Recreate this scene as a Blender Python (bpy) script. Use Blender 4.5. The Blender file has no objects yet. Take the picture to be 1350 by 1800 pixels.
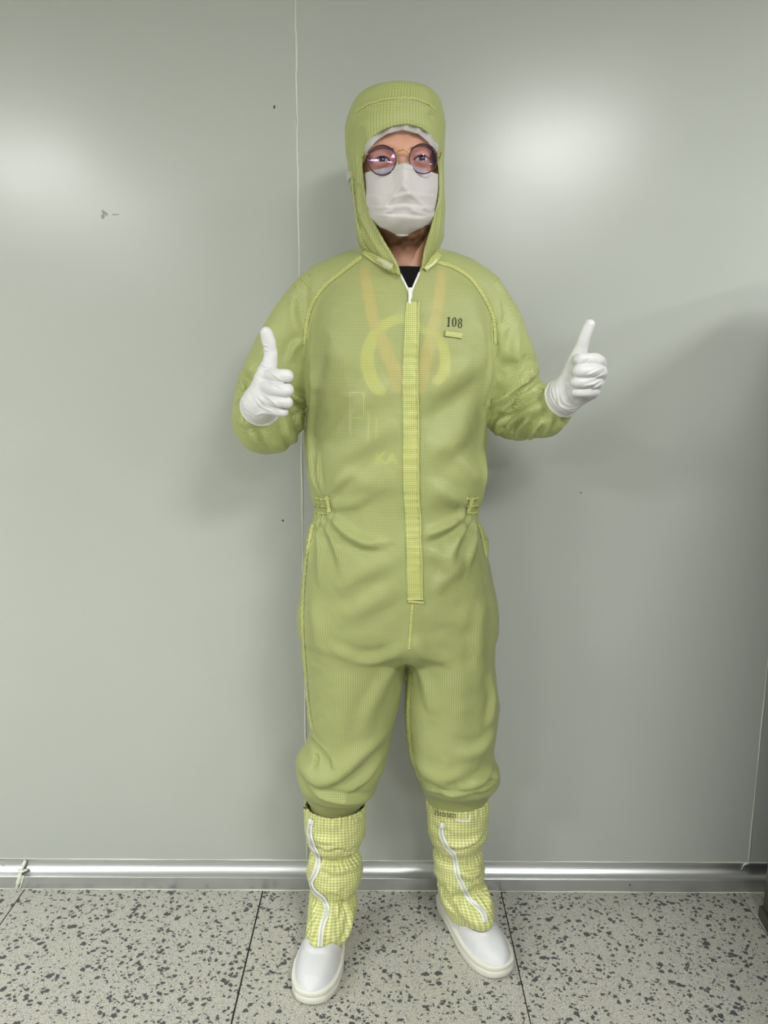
import bpy, math, random
import numpy as np
from mathutils import Vector, Matrix
from mathutils.bvhtree import BVHTree

random.seed(4)
RNG = np.random.default_rng(7)
SC = bpy.context.scene
COL = SC.collection

# ------------------------------------------------------------------ camera
FPX, CAM = 1352.0, Vector((0.0, 0.0, 1.2805))
PITCH, ROLL = math.radians(10.07), math.radians(0.3)
_f = Vector((0, math.cos(PITCH), -math.sin(PITCH)))
_u = Vector((0, math.sin(PITCH), math.cos(PITCH)))
_r = Vector((1, 0, 0))
_r, _u = (_r * math.cos(ROLL) + _u * math.sin(ROLL), _u * math.cos(ROLL) - _r * math.sin(ROLL))
cd = bpy.data.cameras.new('camera')
cd.sensor_fit = 'VERTICAL'; cd.sensor_height = 24.0; cd.lens = 24.0 * FPX / 1800.0
cd.clip_start = 0.02
cam = bpy.data.objects.new('camera', cd); COL.objects.link(cam)
cam.matrix_world = Matrix(((_r.x, _u.x, -_f.x, CAM.x), (_r.y, _u.y, -_f.y, CAM.y), (_r.z, _u.z, -_f.z, CAM.z), (0, 0, 0, 1)))
SC.camera = cam

# ------------------------------------------------------------------ world, lamps, exposure
SC.view_settings.view_transform = 'Standard'
SC.view_settings.look = 'None'
SC.view_settings.gamma = 1.0
SC.view_settings.use_curve_mapping = False
SC.view_settings.exposure = 0.07
SC.cycles.max_bounces = 6; SC.cycles.diffuse_bounces = 3; SC.cycles.glossy_bounces = 3
SC.cycles.transmission_bounces = 4; SC.cycles.transparent_max_bounces = 6
SC.cycles.caustics_reflective = False; SC.cycles.caustics_refractive = False
wd = bpy.data.worlds.new('world'); SC.world = wd; wd.use_nodes = True
wd.node_tree.nodes['Background'].inputs[0].default_value = (1.0, 1.0, 1.0, 1)
wd.node_tree.nodes['Background'].inputs[1].default_value = 0.05
CEIL = 2.42
LAMP_W = 42.0
LAMPS = [(-1.95, -0.92), (0.83, -0.53), (3.6, -0.7), (-1.95, -2.6), (0.83, -2.3), (3.6, -2.5), (-2.75, 0.45), (2.2, 0.62)]  # back-right and both near-wall lamps are unseen, added to balance the wall light

# ------------------------------------------------------------------ helpers
def ray(px, py):
    d = _f + _r * ((px - 675.0) / FPX) + _u * ((900.0 - py) / FPX)
    return d
def W(px, py, Y):
    """real-world point at depth Y for a measured direction"""
    d = ray(px, py)
    t = (Y - CAM.y) / d.y
    return CAM + d * t

def inp(n, name, v):
    if name in n.inputs:
        n.inputs[name].default_value = v

class NT:
    def __init__(self, name):
        self.m = bpy.data.materials.new(name); self.m.use_nodes = True
        self.t = self.m.node_tree
        self.b = self.t.nodes['Principled BSDF']
        self.o = self.t.nodes['Material Output']
    def n(self, kind, **kw):
        x = self.t.nodes.new(kind)
        for k, v in kw.items():
            setattr(x, k, v)
        return x
    def l(self, a, b):
        self.t.links.new(a, b)
    def math(self, op, a, b=None, c=None):
        x = self.n('ShaderNodeMath', operation=op)
        for i, v in enumerate((a, b, c)):
            if v is None: continue
            if isinstance(v, (int, float)): x.inputs[i].default_value = v
            else: self.l(v, x.inputs[i])
        return x.outputs[0]
    def mix(self, fac, a, b):
        x = self.n('ShaderNodeMix', data_type='RGBA')
        if isinstance(fac, (int, float)): x.inputs[0].default_value = fac
        else: self.l(fac, x.inputs[0])
        for i, v in ((6, a), (7, b)):
            if isinstance(v, tuple): x.inputs[i].default_value = v if len(v) == 4 else (*v, 1)
            else: self.l(v, x.inputs[i])
        return x.outputs[2]
    def ramp(self, fac, stops):
        x = self.n('ShaderNodeValToRGB'); e = x.color_ramp.elements
        while len(e) < len(stops): e.new(0.5)
        for q, (p, c) in zip(e, stops):
            q.position = p; q.color = c if len(c) == 4 else (*c, 1)
        self.l(fac, x.inputs[0]); return x.outputs[0]
    def noise(self, vec, scale, detail=3.0, rough=0.5, dist=0.0):
        x = self.n('ShaderNodeTexNoise'); x.inputs['Scale'].default_value = scale
        x.inputs['Detail'].default_value = detail; x.inputs['Roughness'].default_value = rough
        x.inputs['Distortion'].default_value = dist
        if vec is not None: self.l(vec, x.inputs['Vector'])
        return x
    def bump(self, h, strength, dist=0.002):
        x = self.n('ShaderNodeBump'); x.inputs['Strength'].default_value = strength
        x.inputs['Distance'].default_value = dist
        self.l(h, x.inputs['Height']); self.l(x.outputs[0], self.b.inputs['Normal']); return x

def lin(r, g, b):
    f = lambda c: (c / 255 / 12.92) if c / 255 <= 0.04045 else ((c / 255 + 0.055) / 1.055) ** 2.4
    return (f(r), f(g), f(b))

def simple(name, rgb, rough=0.6, metal=0.0, spec=0.5, bump=0.0, bscale=200.0, var=0.06):
    q = NT(name); tc = q.n('ShaderNodeTexCoord')
    nz = q.noise(tc.outputs['Object'], 35.0, 4.0)
    c = q.mix(nz.outputs[0], tuple(x * (1 - var) for x in rgb), tuple(min(1, x * (1 + var)) for x in rgb))
    q.l(c, q.b.inputs['Base Color'])
    inp(q.b, 'Roughness', rough); inp(q.b, 'Metallic', metal); inp(q.b, 'Specular IOR Level', spec)
    if bump:
        n2 = q.noise(tc.outputs['Object'], bscale, 5.0)
        q.bump(n2.outputs[0], bump, 0.001)
    return q.m

def mesh_np(name, V, F, mat, parent=None, attrs=None, smooth=True):
    """V (n,3), F (m,k) constant k faces -> one mesh object"""
    V = np.asarray(V, dtype=np.float32); F = np.asarray(F, dtype=np.int32)
    me = bpy.data.meshes.new(name)
    k = F.shape[1]
    me.vertices.add(len(V)); me.vertices.foreach_set('co', V.ravel())
    me.loops.add(F.size); me.loops.foreach_set('vertex_index', F.ravel())
    me.polygons.add(len(F)); me.polygons.foreach_set('loop_start', np.arange(0, F.size, k, dtype=np.int32))
    if smooth: me.polygons.foreach_set('use_smooth', np.ones(len(F), dtype=bool))
    me.update(calc_edges=True); me.validate()
    if attrs:
        for an, val in attrs.items():
            val = np.asarray(val, dtype=np.float32)
            if val.ndim == 1:
                a = me.attributes.new(an, 'FLOAT', 'POINT'); a.data.foreach_set('value', val)
            else:
                a = me.attributes.new(an, 'FLOAT2', 'POINT'); a.data.foreach_set('vector', val.ravel())
    return link(name, me, mat, parent)

def mesh_py(name, V, F, mat, parent=None, smooth=False):
    me = bpy.data.meshes.new(name); me.from_pydata([tuple(v) for v in V], [], F); me.update()
    if smooth:
        me.polygons.foreach_set('use_smooth', np.ones(len(me.polygons), dtype=bool))
    return link(name, me, mat, parent)

def link(name, me, mat, parent):
    o = bpy.data.objects.new(name, me); COL.objects.link(o)
    if mat is not None: me.materials.append(mat)
    set_parent(o, parent)
    return o

def set_parent(o, parent):
    if parent is None: return
    o.parent = parent
    def wl(p):
        return p.location.copy() if p.parent is None else wl(p.parent) + p.matrix_parent_inverse.translation + p.location
    o.matrix_parent_inverse = Matrix.Translation(-wl(parent))

def tag(o, label=None, cat=None, group=None, kind=None):
    if label: o['label'] = label
    if cat: o['category'] = cat
    if group: o['group'] = group
    if kind: o['kind'] = kind
    return o

def box(lo, hi, bev=0.0):
    """bevelled box as verts, faces"""
    import bmesh
    bm = bmesh.new(); bmesh.ops.create_cube(bm, size=1.0)
    for v in bm.verts:
        v.co = Vector([lo[i] + (v.co[i] + 0.5) * (hi[i] - lo[i]) for i in range(3)])
    if bev:
        bmesh.ops.bevel(bm, geom=bm.edges[:], offset=bev, segments=2, affect='EDGES', profile=0.6)
    V = [v.co.copy() for v in bm.verts]; bm.verts.index_update()
    F = [[v.index for v in f.verts] for f in bm.faces]; bm.free()
    return V, F

def cat_rom(P, n):
    P = np.asarray(P, float); m = len(P)
    Q = np.vstack([2 * P[0] - P[1], P, 2 * P[-1] - P[-2]])
    out = []
    for t in np.linspace(0, m - 1, n):
        i = min(int(t), m - 2); f = t - i
        a, b, c, d = Q[i], Q[i + 1], Q[i + 2], Q[i + 3]
        out.append(0.5 * (2 * b + (c - a) * f + (2 * a - 5 * b + 4 * c - d) * f ** 2 + (3 * b - a - 3 * c + d) * f ** 3))
    return np.array(out)

def tube(P, r, seg=10, closed=False):
    """tube mesh along points; r scalar or list"""
    P = [Vector(p) for p in P]; n = len(P)
    R = [r] * n if isinstance(r, (int, float)) else list(r)
    V, F = [], []
    up = None
    for i in range(n):
        a = P[(i - 1) % n] if (closed or i > 0) else P[i]
        b = P[(i + 1) % n] if (closed or i < n - 1) else P[i]
        t = (b - a).normalized()
        if up is None:
            up = t.orthogonal().normalized()
        s = (up - t * up.dot(t)).normalized(); up = s
        w = t.cross(s)
        for k in range(seg):
            an = 2 * math.pi * k / seg
            V.append(P[i] + (s * math.cos(an) + w * math.sin(an)) * R[i])
    m = n if closed else n - 1
    for i in range(m):
        for k in range(seg):
            j = (i + 1) % n
            F.append([i * seg + k, i * seg + (k + 1) % seg, j * seg + (k + 1) % seg, j * seg + k])
    if not closed:
        F.append(list(range(seg))[::-1]); F.append([(n - 1) * seg + k for k in range(seg)])
    return V, F

# ------------------------------------------------------------------ implicit modelling (numpy)
def smin(a, b, k):
    h = np.clip(0.5 + 0.5 * (b - a) / k, 0, 1)
    return b * (1 - h) + a * h - k * h * (1 - h)
def smax(a, b, k):
    return -smin(-a, -b, k)

class Field:
    def __init__(s, lo, hi, h):
        s.lo = np.array(lo, float); s.h = h
        s.n = np.ceil((np.array(hi) - s.lo) / h).astype(int) + 1
        s.ax = [(s.lo[i] + h * np.arange(s.n[i])).astype(np.float32) for i in range(3)]
        s.X = s.ax[0][:, None, None]; s.Y = s.ax[1][None, :, None]; s.Z = s.ax[2][None, None, :]
    def empty(s): return np.full(tuple(s.n), 9.0, dtype=np.float32)
    def sl(s, lo, hi):
        a = np.clip(np.floor((np.array(lo) - s.lo) / s.h).astype(int), 0, s.n)
        b = np.clip(np.ceil((np.array(hi) - s.lo) / s.h).astype(int) + 1, 0, s.n)
        return tuple(slice(int(a[i]), int(b[i])) for i in range(3))
    def axs(s, q):
        return s.ax[0][q[0]][:, None, None], s.ax[1][q[1]][None, :, None], s.ax[2][q[2]][None, None, :]
    def ell(s, c, r):
        x = (s.X - c[0]) / r[0]; y = (s.Y - c[1]) / r[1]; z = (s.Z - c[2]) / r[2]
        return (np.sqrt(x * x + y * y + z * z) - 1) * min(r)
    def seg(s, G, a, b, ra, rb, pad=0.05, k=0.0):
        a = np.array(a[:3], float); b = np.array(b[:3], float); R = max(ra, rb) + pad
        q = s.sl(np.minimum(a, b) - R, np.maximum(a, b) + R)
        x, y, z = s.axs(q)
        d = b - a; L = float(d @ d) + 1e-12
        t = np.clip(((x - a[0]) * d[0] + (y - a[1]) * d[1] + (z - a[2]) * d[2]) / L, 0, 1)
        D = np.sqrt((x - a[0] - t * d[0]) ** 2 + (y - a[1] - t * d[1]) ** 2 + (z - a[2] - t * d[2]) ** 2) - (ra + (rb - ra) * t)
        G[q] = smin(G[q], D, k) if k else np.minimum(G[q], D)
    def chain(s, P, n=None, pad=0.09, k=0.0, G=None):
        """P rows of x,y,z,r"""
        P = np.array(P, float)
        if n: P = cat_rom(P, n)
        if G is None: G = s.empty()
        for i in range(len(P) - 1):
            s.seg(G, P[i], P[i + 1], P[i][3], P[i + 1][3], pad, k)
        return G
    def sample(s, F, V):
        g = (V - s.lo) / s.h
        i = np.clip(np.floor(g).astype(int), 0, s.n - 2); f = g - i
        r = 0
        for dx in (0, 1):
            for dy in (0, 1):
                for dz in (0, 1):
                    w = (f[:, 0] if dx else 1 - f[:, 0]) * (f[:, 1] if dy else 1 - f[:, 1]) * (f[:, 2] if dz else 1 - f[:, 2])
                    r = r + w * F[i[:, 0] + dx, i[:, 1] + dy, i[:, 2] + dz]
        return r

def surface(fd, F, smooth=2):
    S = F < 0
    c = [S[dx:S.shape[0] - 1 + dx, dy:S.shape[1] - 1 + dy, dz:S.shape[2] - 1 + dz] for dx in (0, 1) for dy in (0, 1) for dz in (0, 1)]
    tot = sum(x.astype(np.int8) for x in c)
    act = np.argwhere((tot > 0) & (tot < 8))
    idm = np.full(tot.shape, -1, dtype=np.int32)
    idm[act[:, 0], act[:, 1], act[:, 2]] = np.arange(len(act))
    offs = np.array([(dx, dy, dz) for dx in (0, 1) for dy in (0, 1) for dz in (0, 1)])
    vals = [F[act[:, 0] + o[0], act[:, 1] + o[1], act[:, 2] + o[2]] for o in offs]
    acc = np.zeros((len(act), 3)); cnt = np.zeros(len(act))
    for a in range(8):
        for b in range(a + 1, 8):
            if np.abs(offs[a] - offs[b]).sum() != 1: continue
            m = (vals[a] < 0) != (vals[b] < 0)
            t = vals[a][m] / (vals[a][m] - vals[b][m])
            acc[m] += offs[a] + t[:, None] * (offs[b] - offs[a]); cnt[m] += 1
    V = fd.lo + fd.h * (act + acc / cnt[:, None])
    quads = []
    for ax in range(3):
        o1, o2 = [(1, 2), (2, 0), (0, 1)][ax]
        sl0 = [slice(None)] * 3; sl1 = [slice(None)] * 3
        sl0[ax] = slice(0, -1); sl1[ax] = slice(1, None)
        e = np.argwhere(S[tuple(sl0)] != S[tuple(sl1)])
        e = e[(e[:, o1] > 0) & (e[:, o2] > 0) & (e[:, o1] < S.shape[o1] - 1) & (e[:, o2] < S.shape[o2] - 1)]
        inside = S[e[:, 0], e[:, 1], e[:, 2]]
        def cell(d1, d2):
            q = e.copy(); q[:, o1] -= d1; q[:, o2] -= d2
            return idm[q[:, 0], q[:, 1], q[:, 2]]
        Q = np.stack([cell(1, 1), cell(0, 1), cell(0, 0), cell(1, 0)], 1)
        Q[~inside] = Q[~inside][:, ::-1]
        quads.append(Q)
    Q = np.vstack(quads)
    Q = Q[(Q >= 0).all(1)]
    for _ in range(smooth): V = laplace(V, Q, 0.5)
    return V, Q

def laplace(V, Q, lam):
    n = len(V); A = np.zeros((n, 3)); C = np.zeros(n)
    for k in range(4):
        a, b = Q[:, k], Q[:, (k + 1) % 4]
        for i in range(3):
            A[:, i] += np.bincount(a, V[b, i], n) + np.bincount(b, V[a, i], n)
        C += np.bincount(a, minlength=n) + np.bincount(b, minlength=n)
    C = np.maximum(C, 1)
    return V + lam * (A / C[:, None] - V)

def normals(V, Q):
    N = np.cross(V[Q[:, 2]] - V[Q[:, 0]], V[Q[:, 3]] - V[Q[:, 1]])
    R = np.zeros_like(V)
    for k in range(4):
        for i in range(3):
            R[:, i] += np.bincount(Q[:, k], N[:, i], len(V))
    return R / (np.linalg.norm(R, axis=1, keepdims=True) + 1e-12)

def compact(V, Q, keepf, *attrs):
    Q = Q[keepf]; u, inv = np.unique(Q, return_inverse=True)
    return (V[u], inv.reshape(Q.shape)) + tuple(a[u] for a in attrs)

def cub(x, xp, fp):
    xp = np.asarray(xp, float); fp = np.asarray(fp, float)
    if xp[0] > xp[-1]: xp = xp[::-1]; fp = fp[::-1]
    h = np.diff(xp); dl = np.diff(fp) / h
    m = np.zeros_like(fp); m[0], m[-1] = dl[0], dl[-1]
    m[1:-1] = np.where(dl[:-1] * dl[1:] > 0, 2 * dl[:-1] * dl[1:] / (dl[:-1] + dl[1:] + 1e-12), 0)
    x = np.clip(x, xp[0], xp[-1])
    i = np.clip(np.searchsorted(xp, x) - 1, 0, len(xp) - 2)
    t = (x - xp[i]) / h[i]
    return (fp[i] * (1 + 2 * t) * (1 - t) ** 2 + h[i] * m[i] * t * (1 - t) ** 2 + fp[i + 1] * t * t * (3 - 2 * t) + h[i] * m[i + 1] * t * t * (t - 1))

def vnoise(V, scale, seed=0):
    """smooth value noise in numpy, about -1..1"""
    g = np.asarray(V) * scale + seed * 17.31
    i = np.floor(g).astype(np.int64); f = g - i; f = f * f * (3 - 2 * f)
    def hsh(a, b, c):
        x = (a * 374761393 + b * 668265263 + c * 2147483647 + seed * 974711) & 0x7fffffff
        x = ((x ^ (x >> 13)) * 1274126177) & 0x7fffffff
        return ((x ^ (x >> 16)) & 0xffff) / 32767.5 - 1
    r = 0
    for dx in (0, 1):
        for dy in (0, 1):
            for dz in (0, 1):
                w = (f[:, 0] if dx else 1 - f[:, 0]) * (f[:, 1] if dy else 1 - f[:, 1]) * (f[:, 2] if dz else 1 - f[:, 2])
                r = r + w * hsh(i[:, 0] + dx, i[:, 1] + dy, i[:, 2] + dz)
    return r

class Loft:
    """vertical loft; rows (py, xl, xr, bfront, bback) measured at depth Yc(py)"""
    def __init__(s, rows, Yc, n=2.2):
        z, cx, a, cy, bf, bb = [], [], [], [], [], []
        for (py, xl, xr, f, b) in rows:
            yc = Yc(py) if callable(Yc) else Yc
            L, R = W(xl, py, yc), W(xr, py, yc)
            z.append((L.z + R.z) / 2); cx.append((L.x + R.x) / 2); a.append((R.x - L.x) / 2)
            cy.append(yc); bf.append(f); bb.append(b)
        s.z = np.array(z); s.d = [np.array(q) for q in (cx, a, cy, bf, bb)]; s.p = n
    def at(s, Z):
        return [cub(Z, s.z, q) for q in s.d]
    def sdf(s, fd, cap=True, off=0.0):
        cx, a, cy, bf, bb = [q.astype(np.float32)[None, None, :] for q in s.at(fd.ax[2])]
        a, bf, bb = a + off, bf + off, bb + off
        dy = fd.Y - cy
        b = np.where(dy < 0, bf, bb)
        p = s.p
        d = ((np.abs((fd.X - cx) / a) ** p + np.abs(dy / b) ** p) ** (1 / p) - 1) * np.minimum(a, np.minimum(bf, bb))
        if cap:
            d = smax(d, np.maximum(fd.Z - s.z.max(), s.z.min() - fd.Z), 0.02)
        return d.astype(np.float32)
    def uv(s, V):
        cx, a, cy, bf, bb = s.at(V[:, 2])
        ang = np.arctan2(V[:, 0] - cx, -(V[:, 1] - cy))
        return np.stack([ang * float(np.mean(s.d[1])), V[:, 2]], 1)

def chain_uv(V, P, n=40):
    P = cat_rom(np.array(P)[:, :3], n)
    T = np.gradient(P, axis=0); T /= np.linalg.norm(T, axis=1, keepdims=True)
    L = np.concatenate([[0], np.cumsum(np.linalg.norm(np.diff(P, axis=0), axis=1))])
    up = np.array([0.0, -1.0, 0.0]); Us = []
    for t in T:
        up = up - t * (up @ t); up /= np.linalg.norm(up); Us.append(up.copy())
    Us = np.array(Us); Ws = np.cross(T, Us)
    best = np.full(len(V), 1e9); bi = np.zeros(len(V), int)
    for i in range(n):
        d = ((V - P[i]) ** 2).sum(1); m = d < best
        best[m] = d[m]; bi[m] = i
    D = V - P[bi]
    ang = np.arctan2((D * Ws[bi]).sum(1), (D * Us[bi]).sum(1))
    return np.stack([ang * 0.06, L[bi] + (D * T[bi]).sum(1)], 1)

class Surf:
    """ray target used to lay seams, prints and folds on a finished surface"""
    def __init__(s, V, Q):
        s.t = BVHTree.FromPolygons(V.tolist(), Q.tolist())
    def hit(s, px, py, lift=0.0, Y=1.5):
        d = ray(px, py).normalized()
        p, n, i, _ = s.t.ray_cast(CAM, d)
        if p is None:
            p, n, i, _ = s.t.find_nearest(W(px, py, Y))
        if n.dot(d) > 0: n = -n
        return p + n * lift, n

def fold(V, N, sf, pts, w, amp, side=0.0, off=1.4, n=24, taper=True):
    """raise a ridge (amp>0) or press a valley along a measured line, in place"""
    P = []
    for (x, y) in cat_rom([(a, b) for a, b in pts], n):
        h, nn = sf.hit(x, y); P.append((*h, *nn))
    P = np.array(P); C, M = P[:, :3], P[:, 3:]
    R = w * 3.2
    m = ((V > C.min(0) - R) & (V < C.max(0) + R)).all(1)
    ids = np.nonzero(m)[0]
    if not len(ids): return
    v = V[ids]; best = np.full(len(ids), 1e9); sg = np.zeros(len(ids)); tt = np.zeros(len(ids))
    for i in range(n - 1):
        a, b = C[i], C[i + 1]; d = b - a; L = d @ d + 1e-12
        t = np.clip(((v - a) @ d) / L, 0, 1)
        e = v - a - t[:, None] * d
        q = (e ** 2).sum(1); k = q < best
        best[k] = q[k]; tt[k] = (i + t[k]) / (n - 1)
        sd = np.cross(d / math.sqrt(L), M[i]); sg[k] = e[k] @ sd
    dist = np.sqrt(best)
    fall = np.sin(np.pi * np.clip(tt, 0.02, 0.98)) ** 0.6 if taper else 1.0
    sgn = np.where(sg >= 0, dist, -dist)
    prof = np.exp(-(dist / w) ** 2)
    if side:
        prof = prof - abs(side) * np.exp(-((sgn - math.copysign(off * w, side)) / (w * 0.9)) ** 2) * (dist < 3.2 * w)
    V[ids] += N[ids] * (amp * fall * prof)[:, None]

def ribbon(sf, pts, wpx, lift, thick, mat, name, parent, n=60, cols=5, pucker=0.0, wob=0.0, side_drop=0.6, relax=0):
    """cloth tape laid on a surface: pts centre line measured, wpx full width"""
    P = cat_rom(pts, n); T = np.gradient(P, axis=0); T /= np.linalg.norm(T, axis=1, keepdims=True) + 1e-9
    Nn = np.stack([-T[:, 1], T[:, 0]], 1)
    V = []
    for i in range(n):
        w = wpx if isinstance(wpx, (int, float)) else np.interp(i / (n - 1), np.linspace(0, 1, len(wpx)), wpx)
        for j in range(cols):
            s = (j / (cols - 1) - 0.5)
            q = P[i] + Nn[i] * (s * w + wob * math.sin(i * 0.9 + j))
            e = 1 - abs(2 * s) ** 4 * side_drop
            pk = pucker * (math.sin(i * 1.7 + 1.3 * math.sin(i * 0.37)) * 0.6 + 0.4 * random.uniform(-1, 1))
            p, nn = sf.hit(q[0], q[1], 0)
            V.append((*p, *nn, lift + thick * e + pk))
    A = np.array(V).reshape(n, cols, 7)
    for _ in range(relax):
        B = np.pad(A[:, :, :6], ((1, 1), (1, 1), (0, 0)), mode='edge')
        A[:, :, :6] = (B[:-2, 1:-1] + B[2:, 1:-1] + B[1:-1, :-2] + B[1:-1, 2:] + 2 * B[1:-1, 1:-1]) / 6
    V = (A[:, :, :3] + A[:, :, 3:6] * A[:, :, 6:7]).reshape(-1, 3).tolist()
    F = [[i * cols + j, i * cols + j + 1, (i + 1) * cols + j + 1, (i + 1) * cols + j] for i in range(n - 1) for j in range(cols - 1)]
    # skirt so the tape has real edges
    V = [Vector(v) for v in V]
    base = len(V); rim = [i * cols for i in range(n)] + [(n - 1) * cols + j for j in range(1, cols)] + [i * cols + cols - 1 for i in range(n - 2, -1, -1)] + [j for j in range(cols - 2, 0, -1)]
    for r in rim:
        d = (V[r] - CAM).normalized(); V.append(V[r] + d * (thick + lift + 0.002))
    for a in range(len(rim)):
        b = (a + 1) % len(rim)
        F.append([rim[a], base + a, base + b, rim[b]])
    o = mesh_py(name, V, F, mat, parent, smooth=True)
    at = o.data.attributes.new('suv', 'FLOAT2', 'POINT')
    at.data.foreach_set('vector', np.array([(v[0], v[2]) for v in V], dtype=np.float32).ravel())
    return o

def text_mesh(body, size=1.0, bold=0.0):
    cu = bpy.data.curves.new('t', 'FONT'); cu.body = body; cu.size = size; cu.align_x = 'LEFT'; cu.offset = bold
    ob = bpy.data.objects.new('t', cu); COL.objects.link(ob)
    dg = bpy.context.evaluated_depsgraph_get(); me = ob.evaluated_get(dg).to_mesh()
    V = [(v.co.x, v.co.y) for v in me.vertices]; F = [list(p.vertices) for p in me.polygons]
    ob.evaluated_get(dg).to_mesh_clear(); bpy.data.objects.remove(ob); bpy.data.curves.remove(cu)
    return V, F

# ------------------------------------------------------------------ materials
def m_wall():
    q = NT('painted_panel'); tc = q.n('ShaderNodeTexCoord')
    nz = q.noise(tc.outputs['Object'], 3.0, 3.0)
    q.l(q.mix(nz.outputs[0], lin(178, 182, 176), lin(182, 186, 180)), q.b.inputs['Base Color'])
    n2 = q.noise(tc.outputs['Object'], 5.0, 2.0)
    q.l(q.math('MULTIPLY_ADD', n2.outputs[0], 0.05, 0.23), q.b.inputs['Roughness'])
    inp(q.b, 'Specular IOR Level', 0.5)
    n3 = q.noise(tc.outputs['Object'], 2.2, 1.0)
    q.bump(n3.outputs[0], 0.25, 0.004)
    return q.m
def m_floor():
    q = NT('speckled_vinyl'); tc = q.n('ShaderNodeTexCoord'); oi = q.n('ShaderNodeObjectInfo')
    mp = q.n('ShaderNodeVectorMath', operation='ADD')
    q.l(tc.outputs['Object'], mp.inputs[0])
    cb = q.n('ShaderNodeCombineXYZ'); q.l(q.math('MULTIPLY', oi.outputs['Random'], 13.0), cb.inputs[0]); q.l(oi.outputs['Random'], cb.inputs[1])
    q.l(cb.outputs[0], mp.inputs[1])
    base = mp.outputs[0]
    # distort
    dn = q.noise(base, 90.0, 2.0)
    sb = q.n('ShaderNodeVectorMath', operation='SUBTRACT'); q.l(dn.outputs['Color'], sb.inputs[0]); sb.inputs[1].default_value = (0.5, 0.5, 0.5)
    scn = q.n('ShaderNodeVectorMath', operation='SCALE'); q.l(sb.outputs[0], scn.inputs[0]); scn.inputs['Scale'].default_value = 0.016
    ad = q.n('ShaderNodeVectorMath', operation='ADD'); q.l(base, ad.inputs[0]); q.l(scn.outputs[0], ad.inputs[1])
    st = q.n('ShaderNodeMapping'); st.inputs['Rotation'].default_value = (0, 0, 0.65); st.inputs['Scale'].default_value = (0.86, 1.0, 1)
    q.l(ad.outputs[0], st.inputs[0])
    def specks(scale, keep, rad):
        v = q.n('ShaderNodeTexVoronoi'); v.voronoi_dimensions = '2D'; v.inputs['Scale'].default_value = scale
        q.l(st.outputs[0], v.inputs['Vector'])
        sep = q.n('ShaderNodeSeparateColor'); q.l(v.outputs['Color'], sep.inputs[0])
        k = q.math('LESS_THAN', sep.outputs[0], keep)
        rr = q.math('MULTIPLY_ADD', sep.outputs[1], rad, rad * 0.35)
        return q.math('MULTIPLY', k, q.math('LESS_THAN', v.outputs['Distance'], rr))
    s = q.math('MAXIMUM', specks(95.0, 0.26, 0.36), specks(170.0, 0.16, 0.36))
    s = q.math('MAXIMUM', s, specks(60.0, 0.11, 0.30))
    fine = q.n('ShaderNodeTexVoronoi', feature='DISTANCE_TO_EDGE'); fine.inputs['Scale'].default_value = 270.0; q.l(base, fine.inputs['Vector'])
    cr = q.ramp(fine.outputs['Distance'], [(0.0, lin(126, 126, 118)), (0.16, lin(201, 200, 192)), (0.6, lin(216, 214, 207))])
    big = q.noise(base, 6.0, 2.0)
    c2 = q.mix(q.math('MULTIPLY', big.outputs[0], 0.35), cr, lin(190, 184, 168))
    spn = q.noise(base, 60.0, 2.0)
    dark = q.mix(spn.outputs[0], lin(62, 66, 68), lin(92, 96, 95))
    q.l(q.mix(s, c2, dark), q.b.inputs['Base Color'])
    inp(q.b, 'Roughness', 0.5); inp(q.b, 'Specular IOR Level', 0.35)
    q.bump(fine.outputs['Distance'], 0.08, 0.0006)
    return q.m
def m_alu():
    q = NT('brushed_aluminium'); tc = q.n('ShaderNodeTexCoord')
    mp = q.n('ShaderNodeMapping'); mp.inputs['Scale'].default_value = (3, 400, 400); q.l(tc.outputs['Object'], mp.inputs[0])
    nz = q.noise(mp.outputs[0], 1.0, 3.0)
    q.l(q.mix(nz.outputs[0], (0.60, 0.61, 0.62), (0.70, 0.71, 0.72)), q.b.inputs['Base Color'])
    inp(q.b, 'Metallic', 1.0)
    q.l(q.math('MULTIPLY_ADD', nz.outputs[0], 0.1, 0.33), q.b.inputs['Roughness'])
    return q.m
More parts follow.
